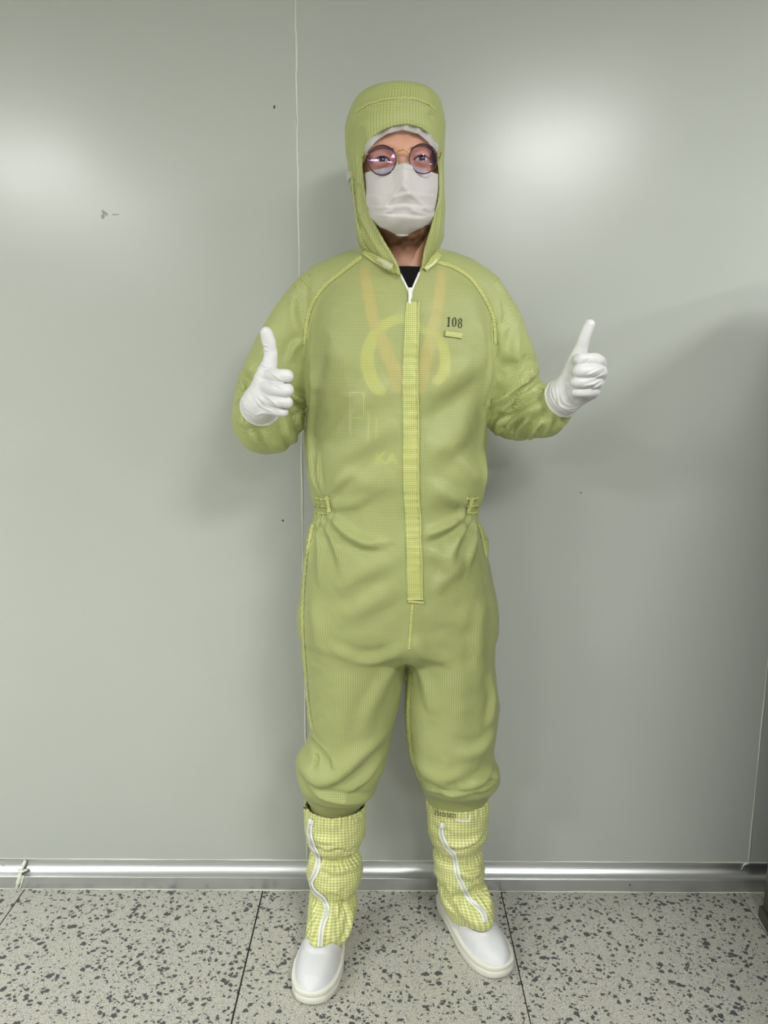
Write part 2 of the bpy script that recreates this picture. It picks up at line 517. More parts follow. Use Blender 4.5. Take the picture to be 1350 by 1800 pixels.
def m_fabric(name, base, line, pitch=0.0034, lw=0.30, trans=0.41, transl=0.06, sheen=0.12, rough=0.46, spec=0.42, attr='suv', inv=None):
    q = NT(name); at = q.n('ShaderNodeAttribute'); at.attribute_name = attr
    sp = q.n('ShaderNodeSeparateXYZ'); q.l(at.outputs['Vector'], sp.inputs[0])
    tc = q.n('ShaderNodeTexCoord')
    def ln(o):
        f = q.math('FRACT', q.math('DIVIDE', o, pitch))
        return q.math('LESS_THAN', f, lw)
    a, b = ln(sp.outputs[0]), ln(sp.outputs[1])
    nz = q.noise(tc.outputs['Object'], 9.0, 3.0)
    bc = q.mix(nz.outputs[0], tuple(x * 0.95 for x in base), tuple(x * 1.04 for x in base))
    if inv is None:
        g = q.math('MAXIMUM', a, b)
        col = q.mix(g, bc, line)
    else:
        g = q.math('MULTIPLY', q.math('ADD', a, b), 0.5)
        col = q.mix(g, bc, line)
    q.l(col, q.b.inputs['Base Color'])
    inp(q.b, 'Roughness', rough); inp(q.b, 'Specular IOR Level', spec)
    inp(q.b, 'Sheen Weight', sheen); inp(q.b, 'Sheen Roughness', 0.4)
    n2 = q.noise(tc.outputs['Object'], 55.0, 4.0, 0.6)
    q.bump(n2.outputs[0], 0.22, 0.003)
    out = q.b.outputs[0]
    if transl:
        tl = q.n('ShaderNodeBsdfTranslucent'); q.l(col, tl.inputs[0])
        mx = q.n('ShaderNodeMixShader'); mx.inputs[0].default_value = transl
        q.l(out, mx.inputs[1]); q.l(tl.outputs[0], mx.inputs[2]); out = mx.outputs[0]
    if trans:
        tr = q.n('ShaderNodeBsdfTransparent'); tr.inputs[0].default_value = (*[min(1, 0.6 + 0.4 * x / max(base)) for x in base], 1)
        mx = q.n('ShaderNodeMixShader'); q.l(q.math('MULTIPLY', q.math('SUBTRACT', 1.0, q.math('MULTIPLY', g, 0.6)), trans), mx.inputs[0])
        q.l(out, mx.inputs[1]); q.l(tr.outputs[0], mx.inputs[2]); out = mx.outputs[0]
    q.l(out, q.o.inputs['Surface'])
    return q.m
def m_skin():
    q = NT('skin'); tc = q.n('ShaderNodeTexCoord')
    at = q.n('ShaderNodeAttribute'); at.attribute_name = 'beard'
    nz = q.noise(tc.outputs['Object'], 30.0, 4.0)
    sk = q.mix(nz.outputs[0], lin(196, 146, 124), lin(212, 162, 138))
    n2 = q.noise(tc.outputs['Object'], 600.0, 3.0)
    bd = q.mix(n2.outputs[0], lin(62, 38, 24), lin(104, 66, 44))
    q.l(q.mix(at.outputs['Fac'], sk, bd), q.b.inputs['Base Color'])
    inp(q.b, 'Roughness', 0.5); inp(q.b, 'Specular IOR Level', 0.4)
    inp(q.b, 'Subsurface Weight', 0.12); inp(q.b, 'Subsurface Scale', 0.01); inp(q.b, 'Subsurface Radius', (1.0, 0.4, 0.25))
    q.bump(n2.outputs[0], 0.08, 0.0006)
    return q.m
def m_nonwoven(name, rgb, trans=0.0, transl=0.25):
    q = NT(name); tc = q.n('ShaderNodeTexCoord')
    nz = q.noise(tc.outputs['Object'], 160.0, 5.0, 0.7)
    col = q.mix(nz.outputs[0], tuple(x * 0.93 for x in rgb), rgb)
    q.l(col, q.b.inputs['Base Color']); inp(q.b, 'Roughness', 0.8); inp(q.b, 'Specular IOR Level', 0.2)
    q.bump(nz.outputs[0], 0.15, 0.001)
    out = q.b.outputs[0]
    tl = q.n('ShaderNodeBsdfTranslucent'); q.l(col, tl.inputs[0])
    mx = q.n('ShaderNodeMixShader'); mx.inputs[0].default_value = transl
    q.l(out, mx.inputs[1]); q.l(tl.outputs[0], mx.inputs[2]); out = mx.outputs[0]
    if trans:
        tr = q.n('ShaderNodeBsdfTransparent')
        mx = q.n('ShaderNodeMixShader'); mx.inputs[0].default_value = trans
        q.l(out, mx.inputs[1]); q.l(tr.outputs[0], mx.inputs[2]); out = mx.outputs[0]
    q.l(out, q.o.inputs['Surface'])
    return q.m
def m_lens():
    q = NT('coated_lens')
    tr = q.n('ShaderNodeBsdfTransparent'); tr.inputs[0].default_value = (0.93, 0.89, 0.98, 1)
    gl = q.n('ShaderNodeBsdfGlossy'); gl.inputs['Color'].default_value = (0.45, 0.25, 1.0, 1); gl.inputs['Roughness'].default_value = 0.03
    fr = q.n('ShaderNodeFresnel'); fr.inputs[0].default_value = 1.55
    mx = q.n('ShaderNodeMixShader'); q.l(q.math('MULTIPLY_ADD', fr.outputs[0], 0.5, 0.03), mx.inputs[0])
    q.l(tr.outputs[0], mx.inputs[1]); q.l(gl.outputs[0], mx.inputs[2]); q.l(mx.outputs[0], q.o.inputs['Surface'])
    return q.m
def m_emit(name, rgb, s):
    q = NT(name); e = q.n('ShaderNodeEmission'); e.inputs[0].default_value = (*rgb, 1); e.inputs[1].default_value = s
    q.l(e.outputs[0], q.o.inputs['Surface']); return q.m

LIME = lin(220, 226, 160)
M = dict(
    wall=m_wall(), floor=m_floor(), alu=m_alu(),
    suit=m_fabric('lime_grid_cloth', LIME, lin(158, 167, 98)),
    tape=m_fabric('lime_seam_tape', lin(208, 212, 136), lin(164, 170, 96), trans=0.0, transl=0.1),
    gingham=m_fabric('gingham_boot_cloth', lin(230, 232, 178), lin(182, 188, 96), pitch=0.0064, lw=0.5, trans=0.0, transl=0.1, inv=1, sheen=0.1),
    skin=m_skin(),
    glove=simple('white_rubber', lin(212, 212, 212), 0.42, 0, 0.4, 0.12, 90.0, 0.02),
    gcuff=simple('white_rubber_rim', lin(232, 234, 214), 0.45),
    mask=m_nonwoven('mask_cloth', lin(230, 225, 224)),
    cap=m_nonwoven('cap_cloth', lin(228, 226, 226), 0.3),
    black=simple('black_cotton', lin(17, 17, 20), 0.85, 0, 0.2, 0.2, 400.0),
    trouser=simple('grey_trouser_cloth', lin(104, 108, 92), 0.85),
    shoe=simple('white_leather', lin(214, 215, 218), 0.5, 0, 0.45, 0.05, 160.0, 0.015),
    sole=simple('cream_rubber_sole', lin(222, 222, 210), 0.6, 0, 0.4, 0.04, 200.0, 0.02),
    zipw=simple('white_zip_tape', lin(228, 230, 222), 0.6),
    zipg=simple('pale_zip_teeth', lin(196, 199, 192), 0.45),
    ink=simple('dark_ink', lin(22, 26, 20), 0.7),
    velcro=simple('beige_velcro', lin(206, 206, 168), 0.9, 0, 0.1, 0.3, 900.0),
    rim=simple('brown_violet_rim', lin(62, 36, 44), 0.3, 0.4),
    gold=simple('gold_wire', lin(208, 164, 90), 0.25, 1.0),
    lens=m_lens(),
    padm=simple('clear_nose_pad', lin(214, 206, 196), 0.2),
    eyew=simple('eye_white', lin(214, 206, 200), 0.2), iris=simple('grey_blue_iris', lin(52, 58, 70), 0.2), pupil=simple('black_pupil', (0.004, 0.004, 0.005), 0.1),
    brow=simple('brown_hair', lin(112, 78, 62), 0.8), lash=simple('dark_lash', lin(40, 26, 24), 0.8),
    yprint=simple('yellow_print', lin(252, 236, 40), 0.7), oprint=simple('orange_print', lin(246, 134, 70), 0.7), wprint=simple('pale_print', lin(232, 226, 190), 0.7),
    seal=simple('white_sealant', lin(214, 220, 206), 0.55, 0, 0.4, 0.2, 120.0),
    ceil=simple('white_ceiling', lin(226, 228, 222), 0.8), room=simple('grey_room_paint', lin(150, 154, 147), 0.6),
    cab=simple('dark_steel', lin(96, 94, 86), 0.4, 0.6), dirt=simple('dirt_mark', lin(34, 32, 30), 0.8), smudge=simple('brown_smudge', lin(158, 154, 138), 0.6),
    hole=simple('dark_gap', lin(30, 30, 28), 0.9), lampf=simple('white_lamp_frame', lin(235, 235, 235), 0.5), led=m_emit('lit_diffuser', (1.0, 1.0, 0.96), 6.0),
    steel=simple('screw_steel', lin(150, 150, 150), 0.3, 1.0),
)

# ------------------------------------------------------------------ room
YW = 1.771          # wall plane
XL, XR, YB = -3.6, 5.2, -4.6
def struct(o): o['kind'] = 'structure'; return o

wall = struct(tag(mesh_py('wall_back', *box((XL, YW + 0.05, 0), (XR, YW + 0.12, CEIL)), M['room']), 'grey green painted panel wall behind the person', 'wall'))
S1 = W(537.2, 1300, YW).x; S2 = W(1315, 1519, YW).x
PW = S2 - S1
edges = [S1 - 2 * PW, S1 - PW, S1, S2, S2 + PW, S2 + 2 * PW]
for a, b in zip(edges[:-1], edges[1:]):
    mesh_py('wall_panel', *box((a + 0.0012, YW, 0.0), (b - 0.0012, YW + 0.05, CEIL - 0.002), 0.0008), M['wall'], wall)
for e in edges[1:-1]:
    P = []
    for i in range(160):
        z = 0.062 + (CEIL - 0.07) * i / 159
        P.append((e + 0.0004 * math.sin(i * 0.7) + 0.0006 * random.uniform(-1, 1) * (z > 1.6), YW + 0.0006, z))
    V, F = tube(P, [0.0019 + 0.0005 * math.sin(i * 0.31) for i in range(160)], 8)
    mesh_py('joint_sealant', V, F, M['seal'], wall, True)

def mark(name, px, py, rx, rz, mat, seed, lumps=0.35):
    c = W(px, py, YW); r = random.Random(seed); V = [(c.x, YW - 0.0009, c.z)]
    n = 18
    for ring, y in ((1.0, YW - 0.0006), (1.15, YW + 0.0002)):
        rr = random.Random(seed)
        for k in range(n):
            a = 2 * math.pi * k / n; q = ring * (1 + lumps * rr.uniform(-1, 1))
            V.append((c.x + rx * q * math.cos(a), y, c.z + rz * q * math.sin(a)))
    F = [[0, 1 + (k + 1) % n, 1 + k] for k in range(n)] + [[1 + k, 1 + (k + 1) % n, 1 + n + (k + 1) % n, 1 + n + k] for k in range(n)]
    mesh_py(name, V, F, mat, wall)
mark('scuff_mark', 482, 188, 0.0016, 0.0032, M['dirt'], 1)
mark('scuff_mark', 497, 915, 0.0018, 0.0022, M['dirt'], 2)
mark('scuff_mark', 1021, 866, 0.0014, 0.0016, M['dirt'], 3)
mark('scuff_mark', 184, 374, 0.005, 0.0045, M['smudge'], 4, 0.7)
mark('scuff_mark', 181, 381, 0.003, 0.005, M['smudge'], 5, 0.7)
mark('scuff_mark', 203, 377, 0.006, 0.0012, M['smudge'], 6, 0.6)

# floor of square vinyl tiles
floor = struct(tag(mesh_py('floor', *box((XL, YB, -0.06), (XR, YW + 0.05, -0.004)), M['hole']), 'speckled grey vinyl tile floor', 'floor'))
tiles = {}
TY = 1.7437 + 0.022
me0 = None
for j in range(3):
    for i in range(-6, 8):
        x0 = -0.3 + 0.6 * i
        if x0 + 0.6 > XR or x0 < XL - 0.3: continue
        V, F = box((-0.3 + 0.0011, -0.3 + 0.0011, -0.004), (0.3 - 0.0011, 0.3 - 0.0011, 0.0), 0.0006)
        if me0 is None:
            o = mesh_py('floor_tile', V, F, M['floor'], floor); me0 = o.data
        else:
            o = bpy.data.objects.new('floor_tile', me0); COL.objects.link(o); set_parent(o, floor)
        dx = -0.0012 if i <= -1 else 0.0
        o.location = (x0 + 0.3 + dx, TY - 0.3 - 0.6 * j, 0)
mesh_py('floor_sheet', *box((XL, YB, -0.004), (XR, TY - 1.8 - 0.002, 0.0)), M['floor'], floor)
# the two joints that show dark and open
for x, w in ((-0.9, 0.0024), (-0.3, 0.0024), (0.3, 0.0010)):
    mesh_py('tile_joint', *box((x - w / 2 - 0.0006, TY - 0.6, -0.0038), (x + w / 2 - 0.0006, TY - 0.022, 0.00035)), M['hole'], floor)

# aluminium cove skirting with sealant
YS = 1.7437; ZS = 0.034; RC = YW - YS
def cove(x0, x1, dz):
    prof = [(YS, 0.0), (YS, ZS - 0.0003), (YS + 0.0003, ZS)]
    for k in range(1, 13):
        a = (math.pi / 2) * k / 12
        prof.append((YS + 0.0003 + (RC - 0.0019) * math.sin(a), ZS + (RC) * (1 - math.cos(a))))
    prof += [(YW - 0.0016, ZS + RC + 0.004 + dz), (YW + 0.004, ZS + RC + 0.004 + dz), (YW + 0.004, 0.0)]
    n = len(prof); V = [(x0, y, z) for y, z in prof] + [(x1, y, z) for y, z in prof]
    F = [[k, k + n, (k + 1) % n + n, (k + 1) % n] for k in range(n)]
    F = [f[::-1] for f in F] + [list(range(n)), [n + k for k in range(n)][::-1]]
    return V, F
XJ = W(34, 1540, YS).x
bb = struct(tag(mesh_py('baseboard_back', *cove(XJ + 0.003, XR, 0.0), M['alu']), 'brushed aluminium cove skirting along the wall', 'baseboard'))
mesh_py('skirting_section', *cove(XL, XJ - 0.003, -0.002), M['alu'], bb)
for o in list(bb.children) + [bb]:
    for p in o.data.polygons: p.use_smooth = False
def bead(pts, r, name, mat, parent, jit=0.0):
    n = len(pts); V, F = tube([(x, y + jit * random.uniform(-.5, .5), z + jit * random.uniform(-1, 1)) for x, y, z in pts], [r * (1 + 0.35 * math.sin(i * 0.53) + 0.2 * random.uniform(-1, 1)) for i in range(n)], 7)
    return mesh_py(name, V, F, mat, parent, True)
xs = np.linspace(XL + 0.02, XR - 0.02, 260)
bead([(x, YW - 0.001, ZS + RC + 0.0045) for x in xs], 0.0014, 'edge_sealant', M['seal'], bb, 0.0004)
bead([(x, YS - 0.0008, 0.0009) for x in xs], 0.0014, 'edge_sealant', M['seal'], bb, 0.0004)
J = [(XJ + 0.006, YW - 0.003, ZS + RC + 0.002), (XJ + 0.004, YW - 0.010, ZS + 0.02), (XJ, YW - 0.018, ZS + 0.008), (XJ + 0.001, YS + 0.002, ZS + 0.002), (XJ - 0.004, YS - 0.001, 0.018), (XJ - 0.010, YS - 0.001, 0.001)]
bead([tuple(p) for p in cat_rom(J, 22)], 0.0042, 'joint_sealant', M['seal'], bb, 0.0012)
bead([tuple(p) for p in cat_rom([(p[0] + 0.009, p[1] - 0.0005, p[2]) for p in J[3:]], 10)], 0.0022, 'joint_sealant', M['seal'], bb, 0.0008)
bead([(XJ - 0.008, YW - 0.015, ZS + 0.011), (XJ + 0.002, YW - 0.018, ZS + 0.007), (XJ + 0.016, YW - 0.014, ZS + 0.012)], 0.0028, 'joint_sealant', M['seal'], bb, 0.0006)
c = W(1304, 1523, YW)
bead([tuple(p) for p in cat_rom([(c.x + 0.016, YW - 0.002, ZS + RC + 0.003), (c.x + 0.004, YW - 0.003, ZS + RC + 0.0005), (c.x - 0.004, YW - 0.006, ZS + RC - 0.012)], 10)], 0.0018, 'joint_sealant', M['seal'], bb, 0.0004)
def screw(px, py, Y, mat, r=0.003):
    c = W(px, py, Y); V = [(c.x, Y - 0.0022, c.z)]; n = 14
    for rr, y in ((0.6, Y - 0.002), (1.0, Y - 0.0008), (1.0, Y + 0.002)):
        for k in range(n):
            a = 2 * math.pi * k / n; V.append((c.x + r * rr * math.cos(a), y, c.z + r * rr * math.sin(a)))
    F = [[0, 1 + (k + 1) % n, 1 + k] for k in range(n)]
    for q in (0, 1):
        F += [[1 + q * n + k, 1 + q * n + (k + 1) % n, 1 + (q + 1) * n + (k + 1) % n, 1 + (q + 1) * n + k] for k in range(n)]
    mesh_py('screw', V, F, mat, bb)
screw(6, 1521, YW - 0.003, M['steel'])
screw(1107, 1555, YS, M['dirt'], 0.0017)

# rest of the room shell
ceil = struct(tag(mesh_py('ceiling', *box((XL, YB, CEIL), (XR, YW + 0.12, CEIL + 0.08)), M['ceil']), 'plain white ceiling', 'ceiling'))
struct(tag(mesh_py('wall_left', *box((XL - 0.08, YB, 0), (XL, YW + 0.12, CEIL)), M['room']), 'plain grey wall on the left', 'wall'))
struct(tag(mesh_py('wall_right', *box((XR, YB, 0), (XR + 0.08, YW + 0.12, CEIL)), M['room']), 'plain grey wall on the right', 'wall'))
struct(tag(mesh_py('wall_front', *box((XL, YB - 0.08, 0), (XR, YB, CEIL)), M['room']), 'plain grey wall opposite the person', 'wall'))

# ceiling lamps (square flat panels)
for k, (x, y) in enumerate(LAMPS):
    root = bpy.data.objects.new('ceiling_lamp', None); COL.objects.link(root); root.location = (x, y, CEIL)
    tag(root, ['square ceiling lamp above the left of the room', 'square ceiling lamp above the photographer', 'square ceiling lamp at the far right', 'square ceiling lamp at the back left', 'square ceiling lamp at the back centre', 'added fill lamp at the back right', 'added fill lamp near the wall on the left', 'added fill lamp near the wall on the right'][k], 'lamp', 'square ceiling lamps')
    V, F = [], []
    for (a, b) in (((-.3, -.3), (.3, -.28)), ((-.3, .28), (.3, .3)), ((-.3, -.28), (-.28, .28)), ((.28, -.28), (.3, .28))):
        v, f = box((x + a[0], y + a[1], CEIL - 0.02), (x + b[0], y + b[1], CEIL), 0.002)
        F += [[i + len(V) for i in q] for q in f]; V += v
    mesh_py('lamp_frame', V, F, M['lampf'], root)
    mesh_py('diffuser', *box((x - .28, y - .28, CEIL - 0.01), (x + .28, y + .28, CEIL - 0.001)), M['led'], root)
    ld = bpy.data.lights.new('lamp_light', 'AREA'); ld.shape = 'SQUARE'; ld.size = 0.56; ld.energy = LAMP_W; ld.color = (1.0, 1.0, 0.99)
    lo = bpy.data.objects.new('lamp_light', ld); COL.objects.link(lo); lo.location = (x, y, CEIL - 0.013); set_parent(lo, root)
    ld.cycles.max_bounces = 1024

# dark cabinet cut off by the right edge
CX, CY0, CY1, CH = 0.914, 0.5, 1.655, 1.52
cb = bpy.data.objects.new('metal_cabinet', None); COL.objects.link(cb); cb.location = (CX, CY1, 0)
tag(cb, 'dark grey steel cabinet cut off at the right edge of the picture', 'cabinet')
mesh_py('body', *box((CX, CY0, 0.028), (CX + 0.62, CY1, CH), 0.006), M['cab'], cb)
mesh_py('plinth', *box((CX - 0.007, CY0 - 0.007, 0.0), (CX + 0.627, CY1 + 0.004, 0.03), 0.003), M['cab'], cb)
for k in range(2):
    d = mesh_py('door', *box((CX + 0.008 + 0.304 * k, CY0 - 0.018, 0.05), (CX + 0.308 + 0.304 * k, CY0 - 0.001, CH - 0.02), 0.003), M['cab'], cb)
    mesh_py('handle', *box((CX + 0.27 + 0.05 * k, CY0 - 0.04, 0.75), (CX + 0.285 + 0.05 * k, CY0 - 0.016, 0.92), 0.004), M['steel'], d)
cb.rotation_euler = (0, 0, math.radians(-5.5))

# ------------------------------------------------------------------ the person
YC = 1.53
base = W(690, 1640, 1.56)
person = bpy.data.objects.new('person', None); COL.objects.link(person)
person.location = (base.x, 1.56, 0.0)
tag(person, 'person in lime grid cleanroom suit, white mask and gloves, both thumbs up', 'person')

def pt(px, py, Y, r): 
    w = W(px, py, Y); return (w.x, w.y, w.z, r)

torso = Loft([
    (440, 655, 752, .064, .074), (454, 625, 785, .080, .088), (474, 588, 822, .094, .105), (500, 562, 848, .108, .12), (540, 546, 863, .124, .13),
    (600, 538, 870, .138, .135), (660, 537, 868, .143, .135), (720, 538, 855, .146, .13), (780, 537, 854, .150, .125), (830, 541, 856, .152, .125),
    (866, 548, 848, .150, .125), (890, 556, 837, .147, .125), (906, 553, 837, .148, .128), (932, 543, 846, .152, .135), (980, 535, 858, .155, .14),
    (1030, 530, 866, .153, .14), (1080, 529, 869, .147, .138), (1108, 533, 868, .135, .13), (1132, 585, 832, .105, .115), (1150, 660, 770, .06, .08)], YC, 2.25)
legY = lambda p: np.interp(p, [1060, 1300, 1400, 1470], [1.53, 1.535, 1.562, 1.575])
legL = Loft([
    (1040, 540, 700, .12, .12), (1080, 529, 712, .125, .12), (1140, 531, 717, .118, .115), (1200, 537, 709, .108, .105), (1250, 541, 698, .100, .098), (1285, 545, 689, .097, .092),
    (1308, 537, 687, .098, .09), (1335, 521, 681, .103, .09), (1358, 522, 670, .105, .088), (1374, 527, 666, .098, .084), (1384, 531, 661, .080, .08), (1393, 534, 655, .058, .075), (1402, 537, 648, .050, .07), (1416, 545, 634, .047, .058), (1470, 550, 628, .046, .054)], legY, 2.1)
legR = Loft([
    (1040, 710, 862, .12, .12), (1080, 700, 870, .125, .12), (1140, 716, 870, .118, .115), (1200, 712, 873, .108, .105), (1240, 710, 877, .102, .1), (1290, 713, 871, .098, .094),
    (1320, 717, 866, .099, .09), (1340, 722, 871, .102, .09), (1352, 728, 878, .103, .088), (1364, 732, 878, .097, .084), (1375, 737, 875, .080, .08), (1386, 741, 869, .056, .072), (1397, 746, 860, .046, .066), (1420, 757, 846, .043, .056), (1470, 764, 840, .042, .052)], legY, 2.1)
armL = [pt(655, 478, 1.535, .046), pt(616, 490, 1.535, .050), pt(582, 508, 1.54, .053), pt(556, 536, 1.542, .059), pt(538, 566, 1.545, .065), pt(518, 600, 1.55, .068), pt(495, 650, 1.555, .071),
        pt(476, 700, 1.56, .072), pt(472, 732, 1.545, .071), pt(465, 738, 1.505, .064), pt(460, 730, 1.472, .053), pt(458, 720, 1.44, .026), pt(459, 712, 1.40, .018)]
armR = [pt(755, 482, 1.535, .046), pt(794, 494, 1.535, .050), pt(822, 512, 1.54, .050), pt(843, 538, 1.542, .054), pt(860, 568, 1.545, .060), pt(872, 600, 1.55, .063), pt(886, 645, 1.555, .066),
        pt(894, 690, 1.56, .066), pt(903, 716, 1.55, .064), pt(930, 724, 1.52, .055), pt(955, 722, 1.485, .051), pt(972, 715, 1.462, .037), pt(984, 705, 1.438, .024), pt(992, 698, 1.41, .018)]

fd = Field((-0.36, 1.32, 0.22), (0.42, 1.71, 1.56), 0.004)
T = torso.sdf(fd); LL = legL.sdf(fd); LR = legR.sdf(fd)
AL = fd.chain(armL, 30); AR = fd.chain(armR, 30)
zsh = W(700, 560, YC).z
kz = np.clip((fd.Z - (zsh - 0.02)) / 0.10, 0, 1) * 0.05 + 0.005
B = smin(T, np.minimum(LL, LR), 0.022)
LEGS = smin(LL, LR, 0.004)
A = np.minimum(AL, AR)
F = smin(B, A, kz.astype(np.float32))
V, Q = surface(fd, F, 2)
N = normals(V, Q)
sf = Surf(V, Q)
sf0 = sf
# ---- cloth folds: (points, width m, height m, side)
R_, = (1,),
FO = [
 # chest and belly
 ([(566, 800), (600, 752), (646, 700), (690, 676)], .020, .0050, 0), ([(560, 842), (610, 800), (660, 765), (704, 745)], .022, .0048, .5),
 ([(742, 745), (775, 722), (822, 690), (850, 655)], .020, -.0060, 0), ([(748, 800), (790, 780), (830, 745)], .022, .0045, .5),
 ([(752, 700), (790, 668), (846, 632)], .022, .0040, 0), ([(575, 560), (600, 620), (612, 690)], .028, .0042, 0), ([(640, 560), (652, 640), (640, 700)], .024, .0028, 0),
 ([(556, 700), (580, 660), (590, 600)], .016, .0035, 0), ([(800, 800), (835, 835), (848, 856)], .014, .0035, 0), ([(585, 840), (640, 850), (700, 842)], .024, .0040, .5),
 ([(748, 868), (790, 872), (826, 882)], .020, .0035, .4), ([(750, 545), (760, 600), (752, 660)], .02, .0025, 0), ([(840, 560), (850, 610), (846, 670)], .016, .0035, 0),
 ([(546, 620), (551, 690), (545, 760), (548, 830)], .011, .004, 0), ([(862, 600), (858, 660), (848, 715)], .012, .004, 0), ([(852, 735), (846, 780), (850, 830)], .012, .0035, 0),
 # waist, rays from the elastic
 ([(576, 900), (606, 934), (640, 954), (672, 955)], .0105, .0075, .6), ([(566, 908), (588, 950), (600, 998)], .010, .0055, .4), ([(559, 912), (563, 960), (560, 1020)], .009, .0055, .4),
 ([(553, 914), (548, 950), (543, 1000)], .007, .0050, .4), ([(580, 888), (620, 884), (650, 872)], .012, .0040, .3), ([(575, 872), (598, 846), (628, 826)], .011, .0045, .4),
 ([(560, 868), (552, 830), (549, 790)], .007, .0045, .5), ([(566, 868), (562, 832), (560, 800)], .006, .0035, .5),
 ([(824, 894), (795, 920), (765, 935), (745, 940)], .0105, .0070, -.6), ([(829, 902), (806, 940), (786, 990)], .0115, .0070, -.5), ([(834, 908), (832, 950), (820, 1000)], .010, .0050, .4),
 ([(840, 910), (850, 945), (857, 985)], .007, .0050, .4), ([(822, 884), (790, 870), (760, 850)], .012, .0040, .3), ([(846, 866), (850, 835), (848, 800)], .007, .0040, .4),
 ([(752, 965), (785, 985), (812, 1012)], .016, .0050, .5), ([(756, 1040), (790, 1010), (820, 960)], .016, .0042, 0),
 # hips and thighs
 ([(590, 1042), (635, 1008), (690, 984)], .020, .0050, .4), ([(600, 1090), (650, 1060), (704, 1024)], .020, .0045, .3), ([(545, 1060), (560, 1110), (562, 1170)], .016, .0035, 0),
 ([(716, 1136), (680, 1156), (630, 1160), (580, 1140)], .016, .0050, .5), ([(712, 1150), (680, 1190), (650, 1250), (640, 1300)], .018, .0040, .3), ([(722, 1120), (750, 1150), (800, 1165)], .016, .0050, -.4),
 ([(722, 1145), (745, 1190), (760, 1260)], .016, .0040, .3), ([(850, 1060), (840, 1130), (846, 1200)], .016, .0035, .3), ([(600, 1180), (604, 1240), (600, 1300)], .024, .0030, 0), ([(800, 1170), (806, 1240), (800, 1300)], .026, .0032, 0),
 ([(858, 1180), (866, 1220), (862, 1280)], .012, .0045, .4), ([(745, 1070), (800, 1090), (850, 1080)], .022, .0030, .3),
 # left knee bag
 ([(524, 1330), (552, 1372), (590, 1366), (640, 1322), (686, 1286)], .018, .0085, .4), ([(546, 1300), (566, 1326), (584, 1348)], .012, -.0065, 0), ([(545, 1290), (560, 1310), (580, 1335), (594, 1352)], .008, .005, .3),
 ([(538, 1378), (566, 1400), (620, 1406), (650, 1400)], .008, .007, -.5), ([(600, 1395), (640, 1370), (676, 1330)], .013, .0050, .5), ([(560, 1385), (600, 1378), (640, 1350)], .012, -.0050, 0), ([(552, 1324), (556, 1336), (553, 1348)], .005, -.006, 0),
 # right knee bag
 ([(868, 1340), (846, 1374), (800, 1388), (756, 1372)], .016, .0075, -.4), ([(876, 1358), (862, 1380), (840, 1396)], .008, .006, .5), ([(722, 1330), (750, 1358), (790, 1366), (830, 1350)], .018, .0055, .4),
 ([(868, 1290), (840, 1320), (800, 1330)], .016, .0050, .4), ([(862, 1345), (866, 1362), (872, 1376)], .005, -.007, 0), ([(744, 1384), (780, 1394), (820, 1394), (850, 1388)], .008, .005, -.5), ([(790, 1370), (812, 1392), (850, 1390)], .010, -.005, 0),
]
FS = [
 # left sleeve
 ([(532, 500), (518, 525), (518, 565), (530, 596)], .011, .0040, -.5), ([(540, 480), (530, 520), (536, 560)], .014, -.0040, 0), ([(480, 560), (470, 610), (440, 650)], .020, .0040, 0), ([(530, 600), (516, 612), (508, 640)], .008, .005, .6),
 ([(418, 648), (430, 680), (424, 720)], .010, .0055, .4), ([(430, 640), (448, 660), (452, 690)], .012, .005, .4), ([(536, 706), (520, 700), (508, 690)], .008, .006, .6), ([(535, 728), (520, 722), (508, 712)], .008, .006, .6),
 ([(424, 724), (432, 752), (452, 776)], .009, .005, .4), ([(440, 746), (446, 768), (470, 786)], .008, .0045, .4), ([(470, 750), (472, 772), (490, 788)], .009, .0045, .4), ([(500, 742), (504, 764), (520, 776)], .009, .005, .5), ([(524, 715), (524, 740), (532, 756)], .007, .005, .5),
 ([(412, 738), (430, 745), (444, 742)], .008, .004, .4),
 # right sleeve
 ([(854, 712), (888, 700), (922, 672), (948, 646)], .009, .0080, .6), ([(858, 722), (896, 716), (930, 696), (956, 672)], .009, .0080, .6), ([(874, 770), (878, 740), (898, 722), (940, 706)], .008, .0075, -.6), ([(888, 772), (896, 748), (918, 728), (948, 712)], .007, .006, .5),
 ([(905, 774), (914, 752), (936, 728), (956, 712)], .008, .0065, .5), ([(930, 776), (942, 752), (958, 730)], .008, .006, .5), ([(955, 768), (962, 748), (972, 730)], .007, .005, .4), ([(985, 752), (984, 740), (986, 732)], .006, .004, .4),
 ([(884, 560), (878, 600), (886, 640)], .013, .0050, .5), ([(910, 580), (906, 620), (916, 660)], .013, .0045, .4), ([(880, 650), (900, 640), (912, 650)], .010, -.0050, 0), ([(938, 640), (920, 660), (890, 680)], .010, .0050, .4), ([(870, 580), (876, 560), (880, 540)], .008, .004, .4),
 ([(905, 520), (892, 500), (870, 488)], .014, .003, 0), ([(944, 690), (962, 680), (974, 676)], .006, .0045, .4), ([(930, 745), (950, 735), (962, 722)], .006, -.005, 0),
]
for pts, w, a, sd in FO:
    fold(V, N, sf, pts, w, a * 1.75, sd)
for pts, w, a, sd in FS:
    fold(V, N, sf, pts, w, a * 1.7, sd * 1.2)
